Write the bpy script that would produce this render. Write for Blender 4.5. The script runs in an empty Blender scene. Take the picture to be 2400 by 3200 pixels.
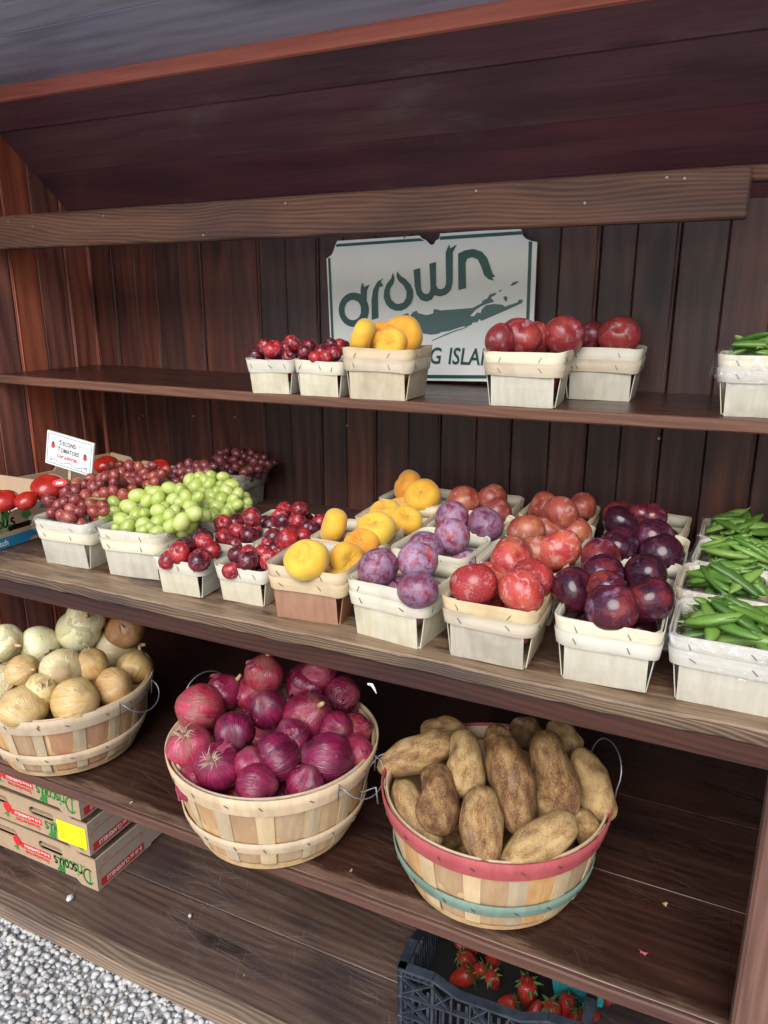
import bpy, bmesh, math, random
import numpy as np
from mathutils import Vector, Matrix, Euler
from mathutils.geometry import tessellate_polygon
random.seed(7); rng = np.random.default_rng(7)
R = math.radians
scene = bpy.context.scene
COL = scene.collection

# ------------------------------------------------------------------ camera, sky, sun, exposure
CAMZ = 1.62; YAW = R(25.5); PITCH = R(15.6); FPX = 2350.0
cam_d = bpy.data.cameras.new('camera'); cam = bpy.data.objects.new('camera', cam_d); COL.objects.link(cam)
cam.location = (0, 0, CAMZ); cam.rotation_euler = (R(90) - PITCH, 0, YAW)
cam_d.sensor_fit = 'VERTICAL'; cam_d.sensor_height = 36.0; cam_d.lens = FPX / 3200 * 36.0
cam_d.clip_start = 0.02; cam_d.clip_end = 600
scene.camera = cam
SUN_EL, SUN_AZ = 40.0, 8.0          # azimuth: where the light comes from, degrees from -Y (positive = from the right)
world = bpy.data.worlds.new('World'); scene.world = world; world.use_nodes = True
wn = world.node_tree; bg = wn.nodes['Background']
sky = wn.nodes.new('ShaderNodeTexSky'); sky.sky_type = 'NISHITA'; sky.sun_disc = False
sky.sun_elevation = R(SUN_EL); sky.sun_rotation = R(180 - SUN_AZ); sky.air_density = 1.0; sky.dust_density = 1.5; sky.ozone_density = 1.0
wn.links.new(sky.outputs[0], bg.inputs[0]); bg.inputs[1].default_value = 0.10
sun_d = bpy.data.lights.new('sun', 'SUN'); sun = bpy.data.objects.new('sun', sun_d); COL.objects.link(sun)
sun_d.energy = 1.5; sun_d.angle = R(42); sun_d.color = (1.0, 0.99, 0.985)
_dir = Vector((math.sin(R(SUN_AZ)) * math.cos(R(SUN_EL)), -math.cos(R(SUN_AZ)) * math.cos(R(SUN_EL)), math.sin(R(SUN_EL))))
sun.rotation_euler = _dir.to_track_quat('Z', 'Y').to_euler(); sun.location = _dir * 30
scene.view_settings.view_transform = 'Standard'; scene.view_settings.look = 'None'
scene.view_settings.gamma = 1.0; scene.view_settings.exposure = 1.06; scene.view_settings.use_curve_mapping = False
scene.render.engine = 'CYCLES'
cy = scene.cycles
cy.use_denoising = True; cy.use_adaptive_sampling = True; cy.adaptive_threshold = 0.02; cy.adaptive_min_samples = 16; cy.max_bounces = 7; cy.diffuse_bounces = 3; cy.glossy_bounces = 3; cy.transmission_bounces = 4; cy.transparent_max_bounces = 6
cy.caustics_reflective = False; cy.caustics_refractive = False; cy.sample_clamp_indirect = 8

# ------------------------------------------------------------------ pixel -> ray helpers (photo is 2400 x 3200)
_cy, _sy, _cp, _sp = math.cos(YAW), math.sin(YAW), math.cos(PITCH), math.sin(PITCH)
FW = np.array([-_sy * _cp, _cy * _cp, -_sp]); RT = np.array([_cy, _sy, 0.0]); DN = np.cross(FW, RT)
def ray(px, py): return (px - 1200) / FPX * RT + (py - 1600) / FPX * DN + FW
def on_z(p, z): d = ray(*p); return d * ((z - CAMZ) / d[2]) + (0, 0, CAMZ)
def on_y(p, y): d = ray(*p); return d * (y / d[1]) + (0, 0, CAMZ)
def crop(x0, y0, s): return lambda x, y: (x0 + x / s, y0 + y / s)
C5 = crop(0, 1300, 1.843); C6 = crop(800, 1400, 1.843); C7 = crop(1600, 1400, 2.074); C8 = crop(450, 1500, 2.37)
CT = crop(700, 650, 1.229); CP = crop(1150, 2150, 1.327); CW = crop(0, 1880, 3.19); CO = crop(500, 2030, 2.37)
CS = crop(1230, 2850, 2.37); CL = crop(1000, 700, 2.37)
def depth(p): return float(np.dot(np.array(p) - (0, 0, CAMZ), FW))

# ------------------------------------------------------------------ scene graph helpers
def link(name, data=None, parent=None, loc=(0, 0, 0), rot=(0, 0, 0), scale=(1, 1, 1)):
    o = bpy.data.objects.new(name, data); COL.objects.link(o)
    if parent is not None: o.parent = parent
    o.location = loc; o.rotation_euler = rot; o.scale = scale
    return o
def tag(o, label=None, cat=None, group=None, kind=None):
    if label: o['label'] = label
    if cat: o['category'] = cat
    if group: o['group'] = group
    if kind: o['kind'] = kind
    return o
def thing(name, label, cat, group=None, loc=(0, 0, 0), rot=(0, 0, 0)):
    return tag(link(name, None, None, loc, rot), label, cat, group)
class MB:
    def __init__(s): s.v = []; s.f = []
    def add(s, V, F):
        n = len(s.v); s.v += [tuple(map(float, p)) for p in V]; s.f += [tuple(n + i for i in f) for f in F]; return s
    def box(s, x0, x1, y0, y1, z0, z1, b=0.0):
        if b <= 0:
            V = [(x, y, z) for z in (z0, z1) for y in (y0, y1) for x in (x0, x1)]
            return s.add(V, [(0, 2, 3, 1), (4, 5, 7, 6), (0, 1, 5, 4), (2, 6, 7, 3), (0, 4, 6, 2), (1, 3, 7, 5)])
        bm = bmesh.new(); vs = [bm.verts.new((x, y, z)) for z in (z0, z1) for y in (y0, y1) for x in (x0, x1)]
        for f in [(0, 2, 3, 1), (4, 5, 7, 6), (0, 1, 5, 4), (2, 6, 7, 3), (0, 4, 6, 2), (1, 3, 7, 5)]: bm.faces.new([vs[i] for i in f])
        bmesh.ops.bevel(bm, geom=bm.edges[:], offset=b, segments=1, affect='EDGES')
        bm.verts.index_update(); s.add([v.co for v in bm.verts], [[v.index for v in f.verts] for f in bm.faces]); bm.free(); return s
    def tube(s, pts, r, n=6, caps=True):
        pts = [Vector(p) for p in pts]; rs = r if isinstance(r, (list, tuple)) else [r] * len(pts)
        rings = []; prev = None
        for i, p in enumerate(pts):
            t = (pts[min(i + 1, len(pts) - 1)] - pts[max(i - 1, 0)]).normalized()
            if prev is None: prev = t.orthogonal().normalized()
            a = (prev - t * prev.dot(t)); a = a.normalized() if a.length > 1e-6 else t.orthogonal().normalized(); prev = a; bb = t.cross(a)
            rings.append([p + (a * math.cos(2 * math.pi * k / n) + bb * math.sin(2 * math.pi * k / n)) * rs[i] for k in range(n)])
        V = [q for rg in rings for q in rg]; F = []
        for i in range(len(rings) - 1):
            for k in range(n): F.append((i * n + k, i * n + (k + 1) % n, (i + 1) * n + (k + 1) % n, (i + 1) * n + k))
        if caps: F += [tuple(range(n - 1, -1, -1)), tuple((len(rings) - 1) * n + k for k in range(n))]
        return s.add(V, F)
    def grid(s, P, closed_u=False):            # P[i][j] points
        m, n = len(P), len(P[0]); V = [q for row in P for q in row]; F = []
        for i in range(m - 1):
            for j in range(n if closed_u else n - 1):
                F.append((i * n + j, i * n + (j + 1) % n, (i + 1) * n + (j + 1) % n, (i + 1) * n + j))
        return s.add(V, F)
    def mesh(s, name, mat, smooth=False):
        me = bpy.data.meshes.new(name); me.from_pydata(s.v, [], s.f); me.materials.append(mat)
        if smooth: me.polygons.foreach_set('use_smooth', [True] * len(me.polygons))
        me.update(); return me
    def build(s, name, mat, parent=None, smooth=False, **k): return link(name, s.mesh(name, mat, smooth), parent, **k)
def recalc(me):
    bm = bmesh.new(); bm.from_mesh(me); bmesh.ops.recalc_face_normals(bm, faces=bm.faces[:]); bm.to_mesh(me); bm.free(); return me
def poly_solid(loops, depth_, name, mat, to3, parent=None):
    """flat shape with holes; loops are lists of (u, v); to3 maps (u, v, w) to a point; w from 0 (face) to depth_ (back)."""
    flat = [p for l in loops for p in l]; tris = tessellate_polygon([[Vector((p[0], p[1], 0)) for p in l] for l in loops])
    n = len(flat); V = [to3(u, v, 0) for u, v in flat]; F = [tuple(t) for t in tris]
    if depth_:
        V += [to3(u, v, depth_) for u, v in flat]; F += [tuple(i + n for i in reversed(t)) for t in tris]; k = 0
        for l in loops:
            for i in range(len(l)): a, b = k + i, k + (i + 1) % len(l); F.append((a, b, b + n, a + n))
            k += len(l)
    m = MB().add(V, F); o = m.build(name, mat, parent); recalc(o.data); return o

# ------------------------------------------------------------------ material helpers
class NT:
    def __init__(s, name):
        s.m = bpy.data.materials.new(name); s.m.use_nodes = True; s.t = s.m.node_tree; s.b = s.t.nodes['Principled BSDF']; s.out = s.t.nodes['Material Output']
    def n(s, typ, ins=None, **at):
        nd = s.t.nodes.new('ShaderNode' + typ)
        for k, v in at.items(): setattr(nd, k, v)
        for k, v in (ins or {}).items():
            if hasattr(v, 'is_linked') or isinstance(v, bpy.types.NodeSocket): s.t.links.new(v, nd.inputs[k])
            else: nd.inputs[k].default_value = v
        return nd
    def math(s, op, a, b=0.0, c=None, clamp=False):
        d = {0: a, 1: b}
        if c is not None: d[2] = c
        return s.n('Math', d, operation=op, use_clamp=clamp).outputs[0]
    def coords(s, kind='Object', rand=True, scale=(1, 1, 1), rot=(0, 0, 0)):
        v = s.n('TexCoord').outputs[kind]
        if rand:
            r = s.n('ObjectInfo').outputs['Random']
            off = s.n('CombineXYZ', {0: s.math('MULTIPLY', r, 37.0), 1: s.math('MULTIPLY', r, 91.0), 2: s.math('MULTIPLY', r, 53.0)}).outputs[0]
            v = s.n('VectorMath', {0: v, 1: off}, operation='ADD').outputs[0]
        return s.n('Mapping', {'Vector': v, 'Scale': scale, 'Rotation': rot}).outputs[0]
    def rnd(s): return s.n('ObjectInfo').outputs['Random']
    def noise(s, vec, scale=5, detail=4, rough=0.55, dist=0.0, out=0):
        return s.n('TexNoise', {'Vector': vec, 'Scale': scale, 'Detail': detail, 'Roughness': rough, 'Distortion': dist}).outputs[out]
    def ramp(s, fac, stops, interp='LINEAR'):
        nd = s.n('ValToRGB', {0: fac}); cr = nd.color_ramp; cr.interpolation = interp
        while len(cr.elements) < len(stops): cr.elements.new(0.5)
        for e, (p, c) in zip(cr.elements, stops):
            e.position = p; e.color = (c, c, c, 1) if isinstance(c, (int, float)) else (*c, 1)
        return nd.outputs[0]
    def step(s, fac, a, b): return s.n('MapRange', {0: fac, 1: a, 2: b, 3: 0.0, 4: 1.0}, interpolation_type='SMOOTHSTEP').outputs[0]
    def mix(s, f, a, b, mode='MIX'):
        nd = s.n('Mix', data_type='RGBA', blend_type=mode, clamp_factor=True)
        for i, v in ((0, f), (6, a), (7, b)):
            if isinstance(v, bpy.types.NodeSocket): s.t.links.new(v, nd.inputs[i])
            elif i == 0: nd.inputs[0].default_value = v
            else: nd.inputs[i].default_value = (v, v, v, 1) if isinstance(v, (int, float)) else (*v, 1)
        return nd.outputs[2]
    def set(s, **k):
        names = dict(color='Base Color', rough='Roughness', spec='Specular IOR Level', sss='Subsurface Weight', sssr='Subsurface Radius', ssss='Subsurface Scale', coat='Coat Weight', coatr='Coat Roughness', sheen='Sheen Weight', sheenr='Sheen Roughness', metal='Metallic', trans='Transmission Weight', alpha='Alpha', normal='Normal')
        for a, v in k.items():
            i = s.b.inputs[names[a]]
            if isinstance(v, bpy.types.NodeSocket): s.t.links.new(v, i)
            elif a == 'color': i.default_value = (*v, 1)
            else: i.default_value = v
        return s
    def bump(s, h, strength=0.3, dist=0.002):
        s.set(normal=s.n('Bump', {'Height': h, 'Strength': strength, 'Distance': dist}).outputs[0]); return s
def plain(name, c, rough=0.5, **k): return NT(name).set(color=c, rough=rough, **k).m

def wood(name, dark, mid, light, axis=0, rough=0.5, bump=0.35, ring=26, ringmix=0.35, vary=0.35, blotch=0.4, scratch=0.0, scr_col=(0.32, 0.27, 0.24), wear=None, dust=0.0, dustc=(0.30, 0.28, 0.27), knots=True, kind='Object', rand=True, fine=1.0, spec=0.4, sun_bl=None):
    """stained or weathered boards; grain runs along `axis`."""
    t = NT(name); sc = lambda a, b: tuple(a if i == axis else b for i in range(3))
    c0 = t.coords(kind, rand)
    warp = t.noise(t.n('Mapping', {'Vector': c0, 'Scale': sc(1.3, 4.0)}).outputs[0], 1.0, 2, 0.5, out=1)
    cw = t.n('VectorMath', {0: c0, 1: t.n('VectorMath', {0: warp, 1: (0.09, 0.09, 0.09)}, operation='MULTIPLY').outputs[0]}, operation='ADD').outputs[0]
    g1 = t.noise(t.n('Mapping', {'Vector': cw, 'Scale': sc(1.6, 24)}).outputs[0], 1, 3, 0.6)
    g2 = t.noise(t.n('Mapping', {'Vector': c0, 'Scale': sc(7, 230 * fine)}).outputs[0], 1, 3, 0.7)
    rv = t.n('Mapping', {'Vector': cw, 'Scale': sc(0.04, 1)}).outputs[0]
    wv = t.n('TexWave', {'Vector': rv, 'Scale': ring, 'Distortion': 2.2, 'Detail': 1.0, 'Detail Scale': 1.0, 'Detail Roughness': 0.6}, wave_type='BANDS', bands_direction='DIAGONAL').outputs[1]
    fac = t.math('ADD', t.math('MULTIPLY', g1, 0.52), t.math('MULTIPLY', g2, 0.48))
    fac = t.n('Mix', {0: ringmix, 2: fac, 3: wv}).outputs[0]
    col = t.ramp(fac, [(0.25, dark), (0.5, mid), (0.78, light)])
    if blotch:
        bl = t.noise(t.n('Mapping', {'Vector': c0, 'Scale': sc(2.2, 7)}).outputs[0], 1, 2, 0.5)
        col = t.mix(t.math('MULTIPLY', t.step(bl, 0.48, 0.68), blotch), col, (dark[0] * 0.4, dark[0] * 0.36, dark[0] * 0.6))  # dark stain blotches, with the blue of skylit shadow put into the colour
    if knots:
        vo = t.n('TexVoronoi', {'Vector': t.n('Mapping', {'Vector': cw, 'Scale': sc(1.3, 5)}).outputs[0], 'Scale': 1.0}).outputs[0]
        col = t.mix(t.math('MULTIPLY', t.step(vo, 0.17, 0.06), 0.8), col, tuple(x * 0.3 for x in dark))
    if dust:
        dn = t.noise(t.n('Mapping', {'Vector': c0, 'Scale': sc(2.6, 6)}).outputs[0], 1, 4, 0.7, 0.4); col = t.mix(t.math('MULTIPLY', t.step(dn, 0.52, 0.80), dust), col, dustc)
    if vary:
        v = t.math('ADD', t.math('MULTIPLY', t.rnd(), vary), 1.0 - vary / 2)
        col = t.n('HueSaturation', {'Color': col, 'Hue': 0.5, 'Saturation': t.math('ADD', t.math('MULTIPLY', t.rnd(), 0.25), 0.9), 'Value': v}).outputs[0]
    h = t.math('ADD', t.math('MULTIPLY', g2, 0.5), t.math('MULTIPLY', wv, 0.5 * max(ringmix, 0.25)))
    if wear:                                        # (axis index, from, to, colour, strength): bare wood where hands and crates rub the varnish off
        ax, a, b, wc, ws = wear
        pos = t.n('SeparateXYZ', {0: t.n('TexCoord').outputs['Object']}).outputs[ax]
        wn_ = t.noise(t.n('Mapping', {'Vector': c0, 'Scale': sc(5, 30)}).outputs[0], 1, 4, 0.7)
        m = t.step(t.math('ADD', t.n('MapRange', {0: pos, 1: a, 2: b, 3: 1.0, 4: 0.0}).outputs[0], t.math('MULTIPLY', t.math('SUBTRACT', wn_, 0.5), 1.9)), 0.35, 0.8)
        wcol = t.ramp(t.math('ADD', t.math('MULTIPLY', g2, 0.5), t.math('MULTIPLY', wn_, 0.5)), [(0.34, tuple(x * 0.28 for x in wc)), (0.52, tuple(x * 0.8 for x in wc)), (0.66, tuple(x * 1.2 for x in wc))])
        col = t.mix(t.math('MULTIPLY', m, ws), col, wcol)
    rgh = t.math('ADD', t.math('MULTIPLY', g1, 0.25), rough - 0.12)
    if scratch:
        tot = None
        for k, (an, s1, s2, th) in enumerate([(0.30, 7, 330, 0.66), (-0.45, 8, 380, 0.67), (1.1, 7, 300, 0.685), (0.04, 5, 240, 0.64)]):
            rot = [0, 0, 0]; rot[2] = an
            nv = t.noise(t.n('Mapping', {'Vector': t.n('Mapping', {'Vector': c0, 'Rotation': rot, 'Location': (k * 3.1, k, 0)}).outputs[0], 'Scale': (s1, s2, s2)}).outputs[0] , 1, 1, 0.5)
            mk = t.step(nv, th, th + 0.05); tot = mk if tot is None else t.math('MAXIMUM', tot, mk)
        patch = t.step(t.noise(c0, 5, 2), 0.40, 0.62)
        tot = t.math('MULTIPLY', t.math('MULTIPLY', tot, patch), scratch)
        dst = t.math('MULTIPLY', t.step(t.noise(t.n('Mapping', {'Vector': c0, 'Scale': sc(45, 130)}).outputs[0], 1, 3, 0.75), 0.52, 0.80), 0.55 * scratch)
        tot = t.math('MAXIMUM', tot, t.math('MULTIPLY', dst, t.math('ADD', t.math('MULTIPLY', patch, 0.7), 0.3)))
        col = t.mix(tot, col, scr_col); rgh = t.math('ADD', rgh, t.math('MULTIPLY', tot, 0.3))
    t.set(color=col, rough=rgh, spec=spec); t.bump(h, bump, 0.0015)
    return t.m

# ------------------------------------------------------------------ shared materials
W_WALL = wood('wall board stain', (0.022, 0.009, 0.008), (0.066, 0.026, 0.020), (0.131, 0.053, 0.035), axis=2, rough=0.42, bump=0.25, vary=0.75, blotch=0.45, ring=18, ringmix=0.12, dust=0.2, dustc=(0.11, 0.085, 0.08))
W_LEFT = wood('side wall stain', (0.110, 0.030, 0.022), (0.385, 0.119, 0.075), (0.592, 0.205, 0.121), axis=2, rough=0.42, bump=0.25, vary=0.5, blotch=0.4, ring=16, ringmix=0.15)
W_ROOF = wood('roof board stain', (0.051, 0.021, 0.027), (0.125, 0.051, 0.062), (0.196, 0.083, 0.086), axis=0, rough=0.55, bump=0.25, vary=0.12, blotch=0.35, ring=14, ringmix=0.1, fine=1.0, dust=0.6, dustc=(0.22, 0.18, 0.18))
W_SOFF = wood('soffit board grey', (0.261, 0.257, 0.323), (0.427, 0.429, 0.525), (0.550, 0.558, 0.646), axis=0, rough=0.6, bump=0.25, vary=0.2, blotch=0.45, ring=12, ringmix=0.1, fine=0.9)
W_STRIP = wood('red fascia', (0.483, 0.126, 0.083), (0.710, 0.207, 0.138), (0.824, 0.288, 0.182), axis=0, rough=0.5, bump=0.15, ringmix=0.1, blotch=0.2)
W_BEAM = wood('weathered beam', (0.032, 0.015, 0.010), (0.106, 0.050, 0.031), (0.182, 0.092, 0.057), axis=0, rough=0.7, bump=0.9, ring=75, ringmix=0.18, blotch=0.4, knots=False, spec=0.2)
W_SHELF = wood('upper shelf varnish', (0.015, 0.007, 0.005), (0.043, 0.016, 0.011), (0.081, 0.032, 0.020), axis=0, rough=0.30, bump=0.15, blotch=0.3, ringmix=0.08)
W_EDGE = wood('shelf edge', (0.067, 0.028, 0.016), (0.134, 0.057, 0.033), (0.204, 0.098, 0.055), axis=0, rough=0.6, bump=0.5, ringmix=0.15, blotch=0.15, knots=False, ring=50)
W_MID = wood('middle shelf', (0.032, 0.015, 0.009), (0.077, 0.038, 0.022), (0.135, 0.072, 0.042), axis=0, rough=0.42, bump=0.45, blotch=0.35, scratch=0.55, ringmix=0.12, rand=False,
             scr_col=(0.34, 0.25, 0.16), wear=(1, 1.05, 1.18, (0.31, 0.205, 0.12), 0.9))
W_MIDF = wood('middle fascia', (0.016, 0.004, 0.002), (0.047, 0.014, 0.008), (0.082, 0.027, 0.013), axis=0, rough=0.55, bump=0.5, ring=50, ringmix=0.15, blotch=0.4)
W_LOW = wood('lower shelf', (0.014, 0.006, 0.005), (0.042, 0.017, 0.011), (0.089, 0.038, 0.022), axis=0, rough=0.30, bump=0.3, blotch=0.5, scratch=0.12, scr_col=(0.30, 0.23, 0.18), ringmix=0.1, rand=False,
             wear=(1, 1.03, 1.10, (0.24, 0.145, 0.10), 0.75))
W_LOWE = wood('lower shelf edge', (0.047, 0.019, 0.012), (0.102, 0.043, 0.027), (0.157, 0.073, 0.044), axis=0, rough=0.6, bump=0.4, ringmix=0.1, blotch=0.2)
W_FLOOR = wood('floor board', (0.037, 0.024, 0.020), (0.097, 0.061, 0.046), (0.170, 0.112, 0.083), axis=0, rough=0.42, bump=0.5, blotch=0.55, scratch=0.25, scr_col=(0.40, 0.36, 0.34), ringmix=0.14, rand=False)
W_MIDE = wood('worn shelf edge', (0.039, 0.027, 0.020), (0.117, 0.078, 0.052), (0.234, 0.159, 0.101), axis=0, rough=0.75, bump=0.9, ring=110, ringmix=0.30, blotch=0.5, knots=False, spec=0.2)
W_NOSE = wood('floor nosing', (0.07, 0.048, 0.036), (0.20, 0.145, 0.105), (0.34, 0.265, 0.195), axis=0, rough=0.75, bump=0.8, ring=60, ringmix=0.22, blotch=0.35, spec=0.2)
W_POST = wood('post', (0.068, 0.032, 0.022), (0.142, 0.068, 0.049), (0.214, 0.115, 0.082), axis=2, rough=0.65, bump=0.8, ring=30, ringmix=0.12, blotch=0.15, knots=False)
NAIL = plain('nail steel', (0.30, 0.30, 0.31), 0.45, metal=0.7)
DARKBACK = plain('dark backing', (0.012, 0.008, 0.008), 0.9)
Z = lambda zr: CAMZ + zr
Z_TOP, Z_MID, Z_LOW, Z_FLOOR, Z_GRAV = Z(-0.19), Z(-0.56), Z(-1.07), Z(-1.52), Z(-1.572)
YB, XL, XR = 1.80, -1.857, 1.15

# ------------------------------------------------------------------ ground
def ground_mat():
    t = NT('trodden gravel ground'); c = t.coords('Object', False)
    v = t.n('TexVoronoi', {'Vector': c, 'Scale': 45.0}); n = t.noise(c, 3, 4)
    col = t.mix(t.math('MULTIPLY', n, 0.5), t.ramp(v.outputs[1], [(0.1, (0.34, 0.335, 0.32)), (0.9, (0.58, 0.57, 0.55))]), (0.46, 0.45, 0.42))
    t.set(color=col, rough=0.85); t.bump(v.outputs[0], 0.8, 0.01); return t.m
g = MB().add([(-150, -250, 0), (150, -250, 0), (150, 250, 0), (-150, 250, 0)], [(0, 1, 2, 3)]).build('ground', ground_mat())
g.location.z = Z_GRAV - 0.014; tag(g, kind='structure')
def gravel():
    t = NT('grey river gravel'); r = t.n('Attribute', attribute_name='tint').outputs['Fac']
    c = t.coords('Object', False); n = t.noise(c, 180, 4, 0.65); n2 = t.noise(c, 70, 2)
    col = t.ramp(r, [(0.0, (0.34, 0.335, 0.33)), (0.3, (0.50, 0.49, 0.47)), (0.62, (0.58, 0.57, 0.545)), (0.8, (0.50, 0.44, 0.37)), (0.92, (0.60, 0.595, 0.58)), (1.0, (0.38, 0.36, 0.34))])
    col = t.mix(t.step(n, 0.52, 0.72), col, t.mix(0.5, col, (0.62, 0.62, 0.62))); col = t.mix(t.math('MULTIPLY', t.step(n2, 0.55, 0.7), 0.25), col, (0.24, 0.23, 0.22))
    t.set(color=col, rough=0.75, spec=0.25); t.bump(n, 0.25, 0.001)
    bm = bmesh.new(); bmesh.ops.create_icosphere(bm, subdivisions=1, radius=1.0); bm.verts.ensure_lookup_table()
    base = np.array([v.co[:] for v in bm.verts]); tri = np.array([[v.index for v in f.verts] for f in bm.faces]); bm.free()
    variants = []
    for k in range(12):
        q = base.copy()
        for _ in range(7):
            d = rng.normal(size=3); d /= np.linalg.norm(d); h = rng.uniform(0.45, 0.85); s = q @ d; q -= np.outer(np.maximum(s - h, 0) * 0.9, d)
        variants.append(q * np.array([1.0, rng.uniform(0.7, 0.95), rng.uniform(0.5, 0.75)]))
    V, F, T = [], [], []; n0 = 0; sp = 0.0172
    for lay in range(2):
        for x in np.arange(-2.1, -0.25, sp):
            for y in np.arange(0.62, 1.05, sp):
                if y > 1.005 and lay == 0 and rng.random() < .3: continue
                r_ = rng.uniform(0.0070, 0.0130) * (1.0 if rng.random() < 0.88 else 1.4)
                q = variants[rng.integers(12)] * r_; a = rng.uniform(0, 6.28); b = rng.normal(0, 0.35); ca, sa, cb, sb = math.cos(a), math.sin(a), math.cos(b), math.sin(b)
                q = q @ np.array([[1, 0, 0], [0, cb, sb], [0, -sb, cb]]) @ np.array([[ca, sa, 0], [-sa, ca, 0], [0, 0, 1]])
                q = q + (x + rng.normal(0, 0.005), min(y + rng.normal(0, 0.005), 1.035), Z_GRAV - 0.012 + lay * 0.007 + rng.normal(0, 0.002))
                V.append(q); F.append(tri + n0); T.append(np.full(len(q), rng.random())); n0 += len(q)
    V = np.concatenate(V); F = np.concatenate(F); T = np.concatenate(T)
    me = bpy.data.meshes.new('gravel'); me.vertices.add(len(V)); me.vertices.foreach_set('co', V.ravel()); me.loops.add(F.size); me.loops.foreach_set('vertex_index', F.ravel())
    me.polygons.add(len(F)); me.polygons.foreach_set('loop_start', np.arange(0, F.size, 3)); me.polygons.foreach_set('use_smooth', np.ones(len(F), bool)); me.update(calc_edges=True)
    at = me.attributes.new('tint', 'FLOAT', 'POINT'); at.data.foreach_set('value', T.astype(np.float32)); me.materials.append(t.m)
    tag(link('gravel', me), 'loose grey gravel in front of the stand floor', 'gravel', kind='stuff')
    return variants, tri, t.m
STONES, STONE_TRI, STONE_MAT = gravel()

# ------------------------------------------------------------------ the farm stand
stand = thing('farm_stand', 'dark stained open wooden farm stand with shelves, sloped roof boards and beam', 'stall', loc=(0, 0, 0))
def part(name): return link(name, None, stand)
back = part('back_wall')
seams = [-1.857, -1.767, -1.682, -1.601, -1.512, -1.434, -1.333, -1.237, -1.151, -1.049, -0.973, -0.882, -0.787, -0.697, -0.60, -0.51, -0.415, -0.326, -0.249, -0.16, -0.065, 0.036, 0.13, 0.225, 0.32, 0.415, 0.51, 0.605, 0.70, 0.795, 0.89, 0.985, 1.08, 1.15]
for i in range(len(seams) - 1):
    a, b = seams[i], seams[i + 1]; ga = 0.0009 if i % 2 == 1 else 0.0003; gb = 0.0009 if (i + 1) % 2 == 1 else 0.0006
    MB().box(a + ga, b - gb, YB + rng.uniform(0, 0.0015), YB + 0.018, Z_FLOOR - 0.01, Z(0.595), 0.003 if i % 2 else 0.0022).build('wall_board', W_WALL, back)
    if i % 2 == 0 and i < 22:                      # the narrow bead run beside each open joint
        MB().tube([(b - 0.008, YB + 0.001, Z_FLOOR), (b - 0.008, YB + 0.001, Z(0.59))], 0.0026, 6).build('bead', W_WALL, back, smooth=True)
MB().box(XL - 0.02, XR, YB + 0.019, YB + 0.03, Z_FLOOR - 0.02, Z(0.598)).build('light_stop_panel', DARKBACK, back)  # added sheet that keeps light from leaking through the board joints
nailm = MB().tube([(0, 0, 0), (0, -0.002, 0)], [0.0035, 0.003], 8).mesh('nail', NAIL)
for p in [(447, 1300), (435, 1308), (734, 1304), (605, 1300), (328, 1300), (1085, 1330), (2060, 1370)]:
    q = on_y(p, YB); link('nail', nailm, back, (q[0], YB, q[2]))
lw = part('side_wall')
ys = [1.80, 1.703, 1.606, 1.51, 1.415, 1.32, 1.225, 1.13, 1.035, 0.94]
for i in range(len(ys) - 1):
    g_ = 0.0026 if i % 2 == 0 else 0.0006
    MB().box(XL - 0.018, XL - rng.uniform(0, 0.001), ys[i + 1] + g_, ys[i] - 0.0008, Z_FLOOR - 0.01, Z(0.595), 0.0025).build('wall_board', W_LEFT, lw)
    if i % 2 == 0: MB().tube([(XL - 0.001, ys[i + 1] + 0.010, Z_FLOOR), (XL - 0.001, ys[i + 1] + 0.010, Z(0.59))], 0.0024, 6).build('bead', W_LEFT, lw, smooth=True)
MB().box(XL + 0.0006, XL + 0.013, YB - 0.014, YB - 0.0006, Z_FLOOR, Z(0.25), 0.002).build('corner_strip', W_LEFT, lw)
MB().box(XL - 0.032, XL - 0.019, 0.93, YB + 0.03, Z_FLOOR - 0.02, Z(0.598)).build('light_stop_panel', DARKBACK, lw)  # same added light stop behind the side wall
for p in [(45, 1050)]:
    link('nail', nailm, lw, (XL + 0.0005, 1.5, Z(-0.1)), (0, 0, R(90)))
rw = part('end_wall'); MB().box(XR, XR + 0.03, 0.94, YB + 0.03, Z_FLOOR - 0.02, Z(0.598)).build('wall_board', W_LEFT, rw)
# roof: boards sloping down to the back wall, red fascia strip, grey soffit, its overhang shortened to let more light in
roof = part('roof'); sl = 0.842
pr = [(1.812, 1.734), (1.734, 1.633), (1.633, 1.530), (1.530, 1.470)]
for (ya, yb_) in pr:
    za = lambda y: Z(0.257 - sl * (y - 1.733)); nx, nz = 0.64, 0.77; d = rng.uniform(0, 0.003)
    e = 0.0008
    V = [(x, y, za(y) + d) for y in (ya - e, yb_ + e) for x in (XL + 0.001, XR - 0.001)]; V2 = [(x, y + 0.015 * nx, z + 0.015 * nz + 0.004) for x, y, z in V]
    o = MB().add(V + V2, [(0, 1, 3, 2), (4, 6, 7, 5), (0, 4, 5, 1), (2, 3, 7, 6), (0, 2, 6, 4), (1, 5, 7, 3)]).build('roof_board', W_ROOF, roof); recalc(o.data)
MB().box(XL + 0.001, XR - 0.001, 1.452, 1.4715, Z(0.4785), Z(0.512), 0.002).build('fascia_strip', W_STRIP, roof)
for ya, yb_ in [(1.451, 1.196), (1.191, 1.085), (1.082, 1.045)]:
    MB().box(XL - 0.02, XR + 0.02, yb_, ya, Z(0.507), Z(0.525), 0.002).build('soffit_board', W_SOFF, roof)
MB().box(XL - 0.1, XR + 0.1, 1.02, YB + 0.06, Z(0.60), Z(0.63)).build('roof_light_block', DARKBACK, roof)  # unseen outer covering, put in to block light from above
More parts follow.
